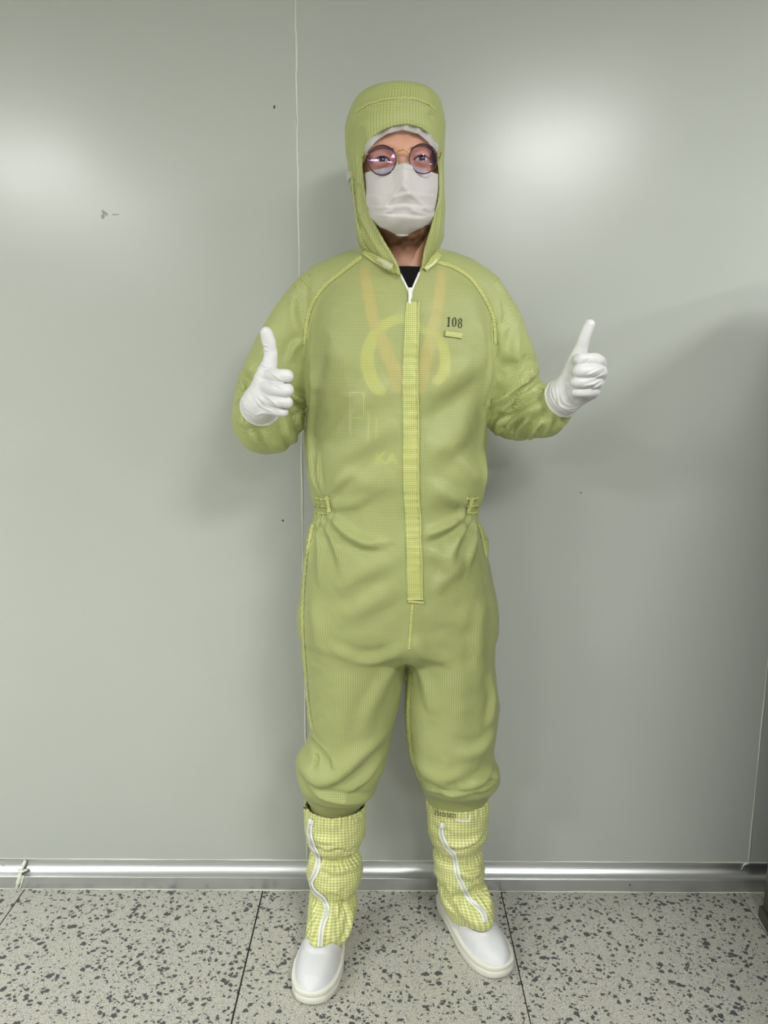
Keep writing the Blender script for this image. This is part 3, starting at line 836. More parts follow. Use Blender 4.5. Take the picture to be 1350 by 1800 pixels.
# sharp pressed creases
for pts, w, a in [
    ([(858, 718), (892, 708), (926, 684), (952, 660)], .0045, -.0085), ([(872, 742), (892, 722), (925, 708), (950, 694)], .0045, -.0080), ([(882, 772), (888, 748), (908, 728)], .004, -.007), ([(898, 770), (906, 748), (926, 730)], .004, -.006), ([(922, 772), (930, 750), (950, 724)], .004, -.006), ([(945, 768), (952, 745), (966, 722)], .004, -.005),
    ([(858, 704), (880, 694), (904, 676)], .004, -.006), ([(876, 590), (882, 630), (880, 668)], .005, -.005), ([(900, 640), (916, 634), (930, 622)], .004, -.004),
    ([(534, 716), (518, 710), (504, 700)], .0045, -.008), ([(530, 738), (518, 730), (508, 722)], .0045, -.007), ([(518, 604), (510, 622), (512, 646)], .004, -.006), ([(424, 662), (436, 684), (432, 704)], .0045, -.005), ([(440, 654), (450, 672), (452, 690)], .004, -.004),
    ([(430, 738), (438, 760), (456, 778)], .004, -.005), ([(452, 752), (458, 772), (474, 786)], .004, -.004), ([(488, 748), (492, 768), (506, 782)], .004, -.005), ([(514, 724), (516, 748), (526, 764)], .004, -.005), ([(530, 505), (524, 530), (526, 566)], .006, -.003)]:
    fold(V, N, sf, pts, w, a, 0, n=16)
# soft cloth unevenness and fluting at the side elastics
V += N * (0.0022 * vnoise(V * [1.0, 1.0, 0.7], 16, 1) + 0.0012 * vnoise(V, 34, 2) + 0.0005 * vnoise(V, 80, 3))[:, None]
zw = W(560, 888, YC).z
side = np.clip((np.abs(V[:, 0] - W(697, 888, YC).x) - 0.105) / 0.03, 0, 1)
bandw = np.exp(-((V[:, 2] - zw) / 0.03) ** 2)
ang = np.arctan2(V[:, 1] - YC, np.abs(V[:, 0]))
isarm = fd.sample(A, V) < fd.sample(B, V)
V += N * (np.where(isarm, 0, 1) * side * bandw * 0.0038 * np.sin(ang * 46 + 6 * V[:, 2]))[:, None]
# bunching around elbows
def bunch(P, rad, fr, amp):
    P = np.array(P); d = np.sqrt(((V - P[:3]) ** 2).sum(1)); w = np.exp(-(d / rad) ** 2)
    return w * amp * np.sin(fr * (V[:, 2] * 0.9 + V[:, 0] * 0.5 + V[:, 1] * 0.4) + 3 * vnoise(V, 20, 5))
V += N * (np.where(isarm, 1, 0) * (bunch(armL[8], .09, 150, .0022) + bunch(armR[9], .09, 150, .0026)))[:, None]
# region coordinates for the weave
suv = torso.uv(V)
uL, uR = legL.uv(V), legR.uv(V)
dT, dLL, dLR = fd.sample(T, V), fd.sample(LL, V), fd.sample(LR, V)
zc = W(717, 1140, YC).z
leg = V[:, 2] < zc
midx = W(716, 1150, YC).x
# legs share the straight hang of the torso cloth, measured across the front
ul = np.where(V[:, 0] < midx, uL[:, 0], uR[:, 0]); suv = np.stack([np.where(leg, ul, suv[:, 0]), suv[:, 1]], 1)
dAL, dAR = fd.sample(AL, V), fd.sample(AR, V)
aL = isarm & (dAL < dAR); aR = isarm & ~(dAL < dAR)
suv[aL] = chain_uv(V[aL], armL); suv[aR] = chain_uv(V[aR], armR)
# open the neck, the front vee, the sleeve ends and the trouser ends
def inpoly(px, py, poly):
    r = np.zeros(len(px), bool); j = len(poly) - 1
    for i in range(len(poly)):
        xi, yi = poly[i]; xj, yj = poly[j]
        c = ((yi > py) != (yj > py)) & (px < (xj - xi) * (py - yi) / (yj - yi + 1e-9) + xi)
        r ^= c; j = i
    return r
def project(V):
    d = V - np.array(CAM); z = d @ np.array(_f)
    return 675 + FPX * (d @ np.array(_r)) / z, 900 - FPX * (d @ np.array(_u)) / z
px, py = project(V)
cut = inpoly(px, py, [(655, 415), (688, 450), (700, 470), (709, 490), (722, 519), (733, 490), (740, 470), (749, 450), (780, 415)]) & (V[:, 1] < 1.50)
cut |= V[:, 2] > W(700, 440, YC).z
keep = ~cut[Q].all(1)
# pull the ragged rim onto the clean line of the vee
VEE = np.array([(700, 470), (709, 490), (722, 519), (733, 490), (739, 470)], float)
fr = np.unique(Q[keep]); fr = fr[cut[fr] & (py[fr] > 466)]
best = np.full(len(fr), 1e9); tgt = np.zeros((len(fr), 2))
for i in range(len(VEE) - 1):
    a, d = VEE[i], VEE[i + 1] - VEE[i]
    t = np.clip(((px[fr] - a[0]) * d[0] + (py[fr] - a[1]) * d[1]) / (d @ d), 0, 1)
    q0, q1 = a[0] + t * d[0], a[1] + t * d[1]; e = (px[fr] - q0) ** 2 + (py[fr] - q1) ** 2
    m = e < best; best[m] = e[m]; tgt[m, 0] = q0[m]; tgt[m, 1] = q1[m]
dep = ((V[fr] - np.array(CAM)) @ np.array(_f)) / FPX
V[fr] += np.array(_r) * ((tgt[:, 0] - px[fr]) * dep)[:, None] - np.array(_u) * ((tgt[:, 1] - py[fr]) * dep)[:, None]
CV, CQ, CU, CN = compact(V, Q, keep, suv, normals(V, Q))
coverall = mesh_np('coverall', CV, CQ, M['suit'], person, {'suv': CU})
cs = Surf(V, Q)

# ---- seams, placket, zip, tabs, prints on the coverall
def rib(*a, **k): 
    o = ribbon(cs, *a, **k); return o
pl = [(724, 530), (723, 600), (722, 680), (723, 760), (723, 850), (726, 915), (728, 980), (730, 1054)]
rib(pl, [20, 27, 29, 30, 30, 28, 29, 30], .0008, .0026, M['tape'], 'placket', coverall, n=150, cols=7, pucker=.0010, side_drop=.75)
rib([(x + 12, y) for x, y in pl], 3.2, .0034, .0007, M['tape'], 'stitch_line', coverall, n=150, cols=3, pucker=.0005)
rib([(716, 1056), (730, 1057), (745, 1058)], 4, .003, .001, M['tape'], 'stitch_line', coverall, n=16, cols=3, pucker=.0004)
rib([(636, 452), (604, 476), (572, 502), (550, 532), (539, 568), (534, 606)], 7, .0004, .0013, M['tape'], 'seam', coverall, n=110, cols=4, pucker=.0007)
rib([(767, 460), (798, 470), (830, 492), (855, 530), (868, 562), (872, 604)], 7, .0004, .0013, M['tape'], 'seam', coverall, n=110, cols=4, pucker=.0007)
rib([(550, 922), (540, 970), (534, 1030), (532, 1100), (537, 1180), (542, 1240), (549, 1282)], 5, .0003, .0013, M['tape'], 'seam', coverall, n=130, cols=4, pucker=.0009)
rib([(838, 914), (848, 946), (855, 980)], 4, .0003, .0012, M['tape'], 'seam', coverall, n=40, cols=4, pucker=.0006)
rib([(725, 1060), (722, 1095), (719, 1140)], 5, .0004, .0012, M['tape'], 'seam', coverall, n=50, cols=4, pucker=.0007)
rib([(722, 1185), (719, 1235), (720, 1290), (728, 1345), (738, 1374)], 6, .0003, .0012, M['tape'], 'seam', coverall, n=90, cols=4, pucker=.0007)
for (x0, x1, sgn) in ((553, 579, 1), (841, 819, -1)):
    for k, yy in enumerate((876, 889, 901)):
        rib([(x0, yy - 1), ((x0 + x1) / 2, yy + 1), (x1, yy - 2 * sgn * 0)], 4, .0002, .0020, M['tape'], 'elastic_band', coverall, n=30, cols=5, pucker=.0022)
rib([(574, 871), (577, 886), (579, 900)] if True else [], 6.5, .0006, .0018, M['tape'], 'elastic_tab', coverall, n=18, cols=5, pucker=.0005)
rib([(829, 873), (826, 888), (822, 900)], 6.5, .0006, .0018, M['tape'], 'elastic_tab', coverall, n=18, cols=5, pucker=.0005)
# number on the chest: serif digits
def lay(name, V2, F2, mat, parent, surf, lift, fit=False):
    P = [surf.hit(x, y, lift)[0] for x, y in V2]
    if fit:
        X2 = np.array(V2); X2 = (X2 - X2.mean(0)) / 20.0; t = np.array([(p - CAM).length for p in P])
        A_ = np.stack([np.ones(len(t)), X2[:, 0], X2[:, 1], X2[:, 0] ** 2, X2[:, 0] ** 3], 1)
        c_ = np.linalg.lstsq(A_, t, rcond=None)[0]; r_ = A_ @ c_; r_ += np.percentile(t - r_, 5) - .0022
        P = [CAM + ray(x, y).normalized() * float(d) for (x, y), d in zip(V2, r_)]
    return mesh_py(name, P, F2, mat, parent)
def digit(kind):
    V2, F2 = [], []
    def ring(cx, cy, rx, ry, wx, wy, n=28):
        b = len(V2)
        for k in range(n):
            a = 2 * math.pi * k / n; c, s = math.cos(a), math.sin(a)
            V2.append((cx + rx * c, cy + ry * s)); V2.append((cx + (rx - wx) * c, cy + (ry - wy) * s))
        for k in range(n):
            a, c = b + 2 * k, b + 2 * ((k + 1) % n)
            F2.append([a, c, c + 1, a + 1])
    def poly(p):
        b = len(V2); V2.extend(p); F2.append([b + i for i in range(len(p))])
    if kind == '0': ring(.22, .5, .23, .5, .115, .05)
    if kind == '8': ring(.22, .735, .195, .265, .095, .055); ring(.22, .255, .23, .275, .105, .055)
    if kind == '1':
        poly([(.145, .04), (.275, .04), (.275, 1.0), (.22, 1.0), (.145, .9)]); poly([(.02, 0), (.40, 0), (.40, .045), (.02, .045)])
        poly([(.0, .86), (.16, .9), (.22, 1.0), (.17, .97), (.0, .9)])
    return V2, F2
for ch, x0, y0 in (('1', 784.5, 574.0), ('0', 794.0, 574.6), ('8', 804.2, 576.0)):
    V2, F2 = digit(ch); s = 16.8
    lay('printed_digit', [(x0 + (x * s) + (y * s) * 0.06, y0 - y * s + x * s * 0.06) for x, y in V2], F2, M['ink'], coverall, cs, .0012)
rib([(781, 586), (790, 587.5), (800, 588.5), (811, 590.5)], 10, .0012, .0026, M['tape'], 'name_tab', coverall, n=24, cols=7, pucker=.0003, side_drop=.25)

# ------------------------------------------------------------------ clothes and body underneath
fb = Field((-0.36, 1.32, 0.04), (0.42, 1.71, 1.60), 0.007)
neck = [(W(708, 395, 1.50).x, 1.50, W(708, 395, 1.50).z, .056), (W(712, 440, 1.505).x, 1.505, W(712, 440, 1.505).z, .055), (W(716, 490, 1.53).x, 1.53, W(716, 490, 1.53).z, .060)]
tb = torso.sdf(fb)
Lb = smin(legL.sdf(fb, off=-.022), legR.sdf(fb, off=-.022), .02)
thin = lambda P, q: [(x, y, z, max(.02, r - q)) for x, y, z, r in P]
bd = smin(tb + .024, Lb, .02)
shin = [[pt(592, 1370, 1.575, .036), pt(588, 1500, 1.585, .032), pt(586, 1590, 1.59, .030)], [pt(803, 1370, 1.575, .036), pt(805, 1500, 1.592, .032), pt(815, 1580, 1.60, .030)]]
for s_ in shin: bd = smin(bd, fb.chain(s_, 8), .02)
bd = smin(bd, fb.chain(neck, 8), .02)
bV, bQ = surface(fb, bd, 3)
body = mesh_np('body', bV, bQ, M['skin'], person, {'beard': np.zeros(len(bV))})
fs = Field((-0.22, 1.34, 0.80), (0.24, 1.70, 1.54), 0.005)
ts = torso.sdf(fs) + .011
nk = fs.chain(neck, 8)
zn = W(718, 468, 1.45).z
ts = smax(ts, -(nk - .004), .006)
ts = np.maximum(ts, fs.Z - (zn + 0.9 * np.maximum(fs.Y - 1.46, 0)))
sV, sQ = surface(fs, ts, 2)
shirt = mesh_np('t_shirt', sV, sQ, M['black'], person)
ss = Surf(sV, sQ)
ft = Field((-0.24, 1.34, 0.26), (0.26, 1.70, 1.0), 0.007)
tr = smin(smin(torso.sdf(ft) + .016, smin(legL.sdf(ft, off=-.014), legR.sdf(ft, off=-.014), .01), .02), 9 + 0 * ft.X, .01)
tr = np.maximum(tr, ft.Z - W(700, 1000, YC).z)
tV, tQ = surface(ft, tr, 2)
mesh_np('trousers', tV, tQ, M['trouser'], person)
# shirt print seen through the cloth
def band(name, pts, w, mat, n=40, lift=.0015):
    return ribbon(ss, pts, w, lift, .0006, mat, name, shirt, n=n, cols=5)
band('printed_band', [(640, 470), (647, 510), (657, 560), (672, 600), (692, 650), (704, 690)], [18, 20, 21, 22, 24, 20], M['oprint'])
band('printed_band', [(776, 470), (773, 510), (766, 560), (756, 600), (746, 640), (738, 690)], [16, 18, 19, 22, 24, 20], M['oprint'])
band('printed_ring', [(700, 560), (672, 574), (653, 600), (646, 630), (651, 660), (664, 684), (678, 690)], [16, 20, 22, 24, 24, 22, 16], M['yprint'])
band('printed_ring', [(742, 580), (766, 590), (779, 612), (782, 640), (776, 660), (764, 676)], [12, 14, 18, 20, 20, 14], M['yprint'])
band('printed_patch', [(700, 560), (720, 566), (742, 578)], 16, M['yprint'], 14)
band('printed_patch', [(676, 612), (680, 618), (684, 624)], 12, M['yprint'], 8)
def text_on(body, x0, y0, sx, sy, rot, mat, parent, surf, name, lift, bold=0.0):
    V2, F2 = text_mesh(body, bold=bold); c, s = math.cos(rot), math.sin(rot)
    lay(name, [(x0 + (x * sx) * c + y * sy * s, y0 - (y * sy) * c + x * sx * s) for x, y in V2], F2, mat, parent, surf, lift)
text_on('K', 659, 815, 30, 28, 0, M['yprint'], shirt, ss, 'printed_letter', .004, .03)
text_on('A', 679, 815, 30, 28, 0, M['yprint'], shirt, ss, 'printed_letter', .004, .03)
for pts in ([(616, 690), (616, 770)], [(616, 690), (640, 690)], [(640, 690), (640, 730)], [(648, 720), (648, 775)], [(662, 735), (662, 770)], [(616, 735), (640, 735)]):
    (x0, y0), (x1, y1) = pts
    band('printed_stroke', [(x0, y0), ((x0 + x1) / 2, (y0 + y1) / 2), (x1, y1)], 3, M['wprint'], 10)
band('printed_stroke', [(786, 778), (795, 783), (804, 768)], 3, M['wprint'], 12)

# ------------------------------------------------------------------ head
E = W(707, 278, 1.402)
TL = math.radians(3.2); YAW = math.radians(5.5)
def Hd(p):
    p = np.asarray(p, float).reshape(-1, 3)
    c, s = math.cos(TL), math.sin(TL); cy_, sy_ = math.cos(YAW), math.sin(YAW)
    x, y = p[:, 0] * cy_ - p[:, 1] * sy_, p[:, 0] * sy_ + p[:, 1] * cy_
    return np.stack([E.x + x * c - p[:, 2] * s, E.y + y, E.z + x * s + p[:, 2] * c], 1)
fh = Field((-.1, -.036, -.235), (.1, .215, .145), .0018)
X, Y, Z = fh.X, fh.Y, fh.Z
H = fh.ell((0, .096, .038), (.0725, .097, .096))
H = smin(H, fh.ell((0, .066, -.052), (.063, .066, .080)), .03)
H = smin(H, fh.ell((0, .030, -.096), (.040, .030, .034)), .025)
H = smin(H, fh.chain([(-.042, .016, .020, .013), (-.02, .008, .018, .013), (0, .007, .012, .012), (.02, .008, .018, .013), (.042, .016, .020, .013)], 12), .016)
for s in (-1, 1):
    H = smin(H, fh.ell((s * .034, .026, -.034), (.020, .02, .02)), .02)
    H = smax(H, -fh.ell((s * .034, -.006, -.001), (.020, .0155, .0135)), .012)
    H = smin(H, fh.ell((s * .072, .100, -.012), (.010, .018, .032)), .008)
H = smin(H, fh.chain([(0, .004, .006, .0095), (0, -.006, -.014, .010), (0, -.020, -.036, .0135)], 10), .012)
for s in (-1, 1):
    H = smin(H, fh.ell((s * .013, -.004, -.040), (.010, .012, .009)), .008)
    ex, ey, ez = s * .0345, .0135, -.001
    lid = np.sqrt((X - ex) ** 2 + (Y - ey) ** 2 + (Z - ez) ** 2) - .0142
    H = smin(H, lid, .0045)
    xx = np.clip(1 - ((X - ex) / .0140) ** 2, 0, 1)
    op = np.maximum(np.maximum(Z - (ez + .0042 * xx ** 0.8), (ez - .0030 * xx) - Z), np.abs(X - ex) - .0138)
    op = np.maximum(op, Y - ey)
    H = smax(H, -op, .0015)
H = smin(H, fh.chain([(0, .098, -.09, .054), (.005, .103, -.16, .053), (.01, .12, -.24, .06)], 8), .025)
hV, hQ = surface(fh, H, 1)
# beard: jaw and under the chin
zz = hV[:, 2]; yy = hV[:, 1]
bm_ = np.clip((-.062 - zz) / .02, 0, 1) * np.clip((zz + .165) / .03, 0, 1) * np.clip((.115 - yy) / .03, 0, 1)
bm_ = np.clip(bm_ * (0.9 + 0.25 * vnoise(hV, 120, 3)), 0, 1)
head = mesh_np('head', Hd(hV), hQ, M['skin'], person, {'beard': bm_})
hs = Surf(Hd(hV), hQ)
def sphere_patch(c, r, a0, a1, nu=24, nv=12):
    """cap of a sphere around -Y, from angle a0 to a1"""
    V, F = [], []
    for i in range(nv + 1):
        th = a0 + (a1 - a0) * i / nv
        for k in range(nu):
            ph = 2 * math.pi * k / nu
            V.append((c[0] + r * math.sin(th) * math.cos(ph), c[1] - r * math.cos(th), c[2] + r * math.sin(th) * math.sin(ph)))
    for i in range(nv):
        for k in range(nu):
            F.append([i * nu + k, i * nu + (k + 1) % nu, (i + 1) * nu + (k + 1) % nu, (i + 1) * nu + k])
    return V, F
for s in (-1, 1):
    c = (s * .0345, .0135, -.001)
    V_, F_ = sphere_patch(c, .0124, 0.001, math.pi * .6); e_ = mesh_py('eye', Hd(V_), F_, M['eyew'], head, True)
    c2 = (c[0], c[1] - .0003, c[2] + .0003)
    V_, F_ = sphere_patch(c2, .0126, 0.001, .48, 20, 6); mesh_py('iris', Hd(V_), F_, M['iris'], head, True)
    V_, F_ = sphere_patch(c2, .0128, 0.001, .22, 16, 4); mesh_py('pupil', Hd(V_), F_, M['pupil'], head, True)
    P = [(c[0] + x, c[1] - math.sqrt(max(1e-6, .0145 ** 2 - x * x)) * .985, c[2] + .0042 * max(0, 1 - (x / .0140) ** 2) ** .8 + .0003) for x in np.linspace(-.0135, .0135, 15)]
    V_, F_ = tube(P, [.0004 + .0008 * math.sin(math.pi * i / 14) for i in range(15)], 6); mesh_py('eyelashes', Hd(V_), F_, M['lash'], head, True)
    bp = [(s * .014 + 707, 0)]
for pts in ([(653, 268), (661, 262), (674, 259), (692, 263)], [(722, 261), (738, 256), (752, 258), (762, 266)]):
    ribbon(hs, pts, [2, 4.5, 5, 4], .0001, .0007, M['brow'], 'eyebrow', head, n=40, cols=6, pucker=.0004)

# ------------------------------------------------------------------ bouffant cap under the hood
px, py = project(Hd(np.stack(np.meshgrid(fh.ax[0], fh.ax[1], fh.ax[2], indexing='ij'), -1).reshape(-1, 3)))
edge = np.interp(px, [600, 640, 648, 660, 680, 708, 735, 752, 763, 772, 820], [330, 282, 262, 247, 233, 226, 233, 247, 263, 282, 330])
cutf = ((py - edge) / 1000).reshape(tuple(fh.n)).astype(np.float32)
wr = .0016 * np.sin(X * 260 + 2.5 * np.sin(Z * 70)) * np.ones_like(H)
cap = np.maximum(np.maximum(H - .0085 - wr, -(H - .0035 - wr)), cutf)
cap = np.maximum(cap, -(Z + .03))
cap = np.minimum(cap, np.sqrt((H - .006 - wr) ** 2 + cutf ** 2) - .0030)
cap = np.maximum(cap, Y - .19)
cV, cQ = surface(fh, cap, 1)
mesh_np('hair_cap', Hd(cV), cQ, M['cap'], person)

# ------------------------------------------------------------------ hood
hood = Loft([(163, 700, 722, .015, .015), (165.5, 676, 742, .048, .05), (171, 643, 763, .080, .082), (183, 623, 775, .100, .10), (202, 614, 779, .110, .112), (232, 607, 782, .117, .118),
    (262, 608, 782, .119, .118), (290, 612, 781, .117, .116), (330, 617, 781, .111, .114), (380, 625, 782, .102, .110), (412, 626, 781, .096, .106), (430, 631, 775, .094, .10), (448, 640, 767, .092, .096), (480, 652, 756, .092, .09)], 1.503, 2.15)
fo = Field((-.11, 1.36, 1.42), (.15, 1.64, 1.80), .002)
D = hood.sdf(fo, cap=False)
D = np.maximum(D, fo.Z - hood.z.max())
G = np.stack(np.meshgrid(fo.ax[0], fo.ax[1], fo.ax[2], indexing='ij'), -1).reshape(-1, 3)
Df = D.reshape(-1)
# bunched cloth along the cheeks
sel = np.abs(Df) < .05
nzv = np.zeros(len(Df), np.float32)
gs = G[sel]
low = np.clip((1.70 - gs[:, 2]) / .06, 0, 1)
nzv[sel] = .0020 * vnoise(gs * [1, 1, .55], 42, 9) * low + .0022 * vnoise(gs, 20, 11) + .0012 * vnoise(gs * [1, 1, .4], 90, 12) * low
Df = Df - nzv
poly = [(649, 250), (661, 237), (680, 226), (708, 219), (735, 223), (754, 236), (764, 253), (768, 280), (771, 310), (770, 345), (766, 366), (760, 388), (752, 415), (746, 438), (741, 470), (735, 500), (722, 530), (708, 500), (701, 470), (691, 450), (679, 430), (667, 408), (655, 385), (646, 360), (641, 330), (637, 300), (638, 278), (643, 262)]
poly = [tuple(p) for p in cat_rom(poly + [poly[0]], 90)[:-1]]
sel = (np.abs(Df) < .014) & (G[:, 1] < 1.503)
qx, qy = project(G[sel])
best = np.full(len(qx), 1e9)
for i in range(len(poly)):
    a = np.array(poly[i]); b = np.array(poly[(i + 1) % len(poly)]); d = b - a; L = d @ d
    t = np.clip(((qx - a[0]) * d[0] + (qy - a[1]) * d[1]) / L, 0, 1)
    best = np.minimum(best, (qx - a[0] - t * d[0]) ** 2 + (qy - a[1] - t * d[1]) ** 2)
sd = np.sqrt(best) * np.where(inpoly(qx, qy, poly), -1, 1) / 1000.0
SD = np.full(len(Df), 1.0, np.float32); SD[sel] = sd
sh = np.maximum(Df, -(Df + .0048))
sh = np.maximum(sh, -SD)
sh = np.minimum(sh, np.sqrt((Df + .0022) ** 2 + (SD - .003) ** 2) - .0038)
ax_, ay_ = project(G)
lap = (np.interp(ax_, [600, 636, 660, 702, 722, 740, 768, 800], [433, 442, 460, 484, 500, 482, 452, 440]) - ay_) / 1000
lap = np.where(G[:, 1] < 1.503, lap, 1.0).astype(np.float32)
sh = np.maximum(sh, -lap)
sh = np.maximum(sh.reshape(D.shape), W(700, 490, 1.42).z - fo.Z)
oV, oQ = surface(fo, sh, 1)
oN = normals(oV, oQ); hs0 = Surf(oV, oQ)
for pts, w, a, sd in [
    ([(622, 262), (630, 300), (632, 350), (642, 400)], .006, .0042, .6), ([(613, 240), (622, 285), (624, 330)], .006, .0035, .5), ([(630, 330), (634, 370), (648, 410), (664, 440)], .006, .0042, .5), ([(640, 385), (655, 420), (672, 450)], .005, .0030, .5),
    ([(627, 380), (634, 405), (640, 428)], .006, .0038, .5), ([(618, 300), (628, 318), (636, 322)], .005, .0030, .5), ([(776, 270), (775, 330), (772, 380)], .005, .0034, .5), ([(776, 360), (770, 400), (764, 430)], .005, .0036, .5), ([(766, 385), (758, 420), (752, 450)], .005, .0030, .5),
    ([(618, 205), (632, 200), (646, 206)], .007, -.004, 0), ([(622, 225), (636, 216), (654, 222)], .010, .0030, .4), ([(748, 188), (760, 196), (766, 208)], .007, .0035, .5), ([(690, 176), (710, 172), (735, 177)], .008, .0025, .4), ([(640, 190), (666, 182), (690, 180)], .006, .003, .5),
    ([(640, 240), (660, 214), (690, 200)], .016, .0025, .3), ([(612, 215), (610, 245), (616, 275)], .007, .004, .4)]:
    fold(oV, oN, hs0, pts, w, a, sd, n=16)
ouv = hood.uv(oV)
# the brow panel runs over the crown: weave follows height on the sides, depth on top
hoodo = mesh_np('hood', oV, oQ, M['suit'], person, {'suv': ouv})
hsf = Surf(oV, oQ)
ribbon(hsf, [(626, 196), (640, 187), (660, 179), (690, 173), (725, 173), (750, 181), (766, 194)], 3.5, .0002, .0013, M['tape'], 'seam', hoodo, n=70, cols=4, pucker=.0007)
ribbon(hsf, [(618, 300), (622, 345), (629, 395), (640, 430), (662, 456)], 4, .0002, .0012, M['tape'], 'seam', hoodo, n=60, cols=4, pucker=.0007)
both = Surf(np.vstack([oV, CV]), np.vstack([oQ, CQ + len(oV)]))
ribbon(both, [(640, 443), (657, 453), (677, 464), (699, 476)], [16, 21, 23, 22], .0012, .0035, M['tape'], 'collar_tab', coverall, n=40, cols=8, pucker=.0002, side_drop=.3, relax=6)
ribbon(both, [(665, 457), (678, 464), (692, 471)], [17, 18, 17], .0056, .0010, M['velcro'], 'velcro_patch', coverall, n=20, cols=6, side_drop=.2, relax=3)
ribbon(both, [(772, 448), (760, 462), (745, 476)], [16, 19, 14], .0012, .003, M['tape'], 'collar_tab', coverall, n=30, cols=6, pucker=.0002, side_drop=.3, relax=5)
ribbon(both, [(768, 459), (758, 469), (746, 476)], 6, .0048, .001, M['velcro'], 'velcro_patch', coverall, n=20, cols=4, side_drop=.2, relax=2)
# zip: two white tapes closing at a puller
zt = [cs.hit(x, y, .001)[0] for x, y in ((704, 483), (709, 493), (714, 503), (719, 514), (721, 526))]
V_, F_ = tube([tuple(p) for p in cat_rom([tuple(p) for p in zt], 24)], .0019, 8); mesh_py('zip_tape', V_, F_, M['zipw'], coverall, True)
zt = [cs.hit(x, y, .001)[0] for x, y in ((737, 480), (733, 490), (728, 501), (724, 512), (722, 526))]
V_, F_ = tube([tuple(p) for p in cat_rom([tuple(p) for p in zt], 24)], .0019, 8); mesh_py('zip_tape', V_, F_, M['zipw'], coverall, True)
c = cs.hit(721, 512, .002)[0]
V_, F_ = box((c.x - .004, c.y - .004, c.z - .006), (c.x + .004, c.y + .001, c.z + .005), .0015); mesh_py('zip_slider', V_, F_, M['zipw'], coverall, True)
c = cs.hit(720, 524, .003)[0]
V_, F_ = box((c.x - .0024, c.y - .003, c.z - .011), (c.x + .0024, c.y - .001, c.z + .010), .0009); mesh_py('zip_puller', V_, F_, M['zipw'], coverall, True)

# ------------------------------------------------------------------ face mask
nu, nv = 61, 57
us = np.linspace(-1, 1, nu); vs = np.linspace(0, 1, nv)
topx = [641, 660, 686, 700, 712, 724, 740, 756, 769]; topy = [304, 299, 294, 290, 287, 291, 298, 303, 306]
def mask_pt(u, v):
    xl = np.interp(v, [0, .25, .5, .62, .75, .88, 1], [641, 644, 645, 650, 653, 664, 692]); xr = np.interp(v, [0, .25, .5, .62, .75, .88, 1], [769, 769, 766, 763, 760, 750, 724])
    x = xl + (xr - xl) * (u + 1) / 2
    yt = np.interp(641 + 128 * (u + 1) / 2, topx, topy); yb = 415 - 4 * u * u
    y = yt + (yb - yt) * v
    y += 16 * v * (1 - v) * 0
    nose = math.exp(-((u - .08) / .32) ** 2) * (math.exp(-((v - .27) / .24) ** 2)) * .022 + math.exp(-((u - .09) / .2) ** 2) * math.exp(-((v - .02) / .2) ** 2) * .012
    Yd = 1.435 + .004 * u - .060 * (1 - abs(u) ** 3.6) * (0.80 + .20 * math.sin(math.pi * min(1, v * 1.05))) - nose
    Yd += .028 * max(0, (v - .72) / .28) ** 2 + .004 * (1 - v) * (1 - abs(u))
    # pleats: overlapping steps that sag to the middle
    for (v0, sg, am) in ((.36, .05, .0050), (.52, .07, .0056), (.66, .06, .0046)):
        q = v - (v0 + sg * (1 - u * u) + .02 * math.sin(3 * u + v0 * 9))
        Yd -= am * (1 / (1 + math.exp(-q * 190))) * math.exp(-max(0, q) * 9)
    # crumples
    Yd -= .0032 * math.exp(-((u * .8 + (v - .36) * 1.3 + .10) / .06) ** 2) * (v > .2) * (v < .6) * (u < .12)
    Yd -= .0030 * math.exp(-((u * .45 - (v - .30) * 1.2) / .05) ** 2) * (u > 0)
    Yd -= .0024 * math.exp(-((v - .60 - .10 * abs(u)) / .03) ** 2) * (abs(u) > .3)
    return W(x, y, Yd)
def nz1(u, v): return .0009 * math.sin(u * 9 + v * 6) * math.cos(v * 17 - u * 4)
MV = []
for v in vs:
    for u in us:
        p = mask_pt(u, v); MV.append((p.x, p.y + nz1(u, v), p.z))
MF = [[i * nu + j, (i + 1) * nu + j, (i + 1) * nu + j + 1, i * nu + j + 1] for i in range(nv - 1) for j in range(nu - 1)]
mk = mesh_py('face_mask', MV, MF, M['mask'], person, True)
sm = mk.modifiers.new('thickness', 'SOLIDIFY'); sm.thickness = .0014; sm.offset = 1
def mrow(v, lift=.0014): return [tuple(Vector(mask_pt(u, v)) + Vector((0, -lift, 0))) for u in np.linspace(-.99, .99, 40)]
V_, F_ = tube(mrow(.012), .0012, 8); mesh_py('mask_binding', V_, F_, M['mask'], mk, True)
rim_ = [mask_pt(-.99, v) for v in np.linspace(.60, .985, 16)] + [mask_pt(u, .985) for u in np.linspace(-.9, .9, 17)] + [mask_pt(.99, v) for v in np.linspace(.985, .60, 16)]
rim_ = laplace(np.array([tuple(p) for p in rim_]), np.array([[i, i + 1, i, i + 1] for i in range(len(rim_) - 1)]), .5)
V_, F_ = tube([(p[0], p[1] - .0012, p[2]) for p in rim_], .0024, 8); mesh_py('mask_binding', V_, F_, M['mask'], mk, True)
V_, F_ = tube(mrow(.07)[9:31], .0013, 6); mesh_py('nose_wire', V_, F_, M['mask'], mk, True)
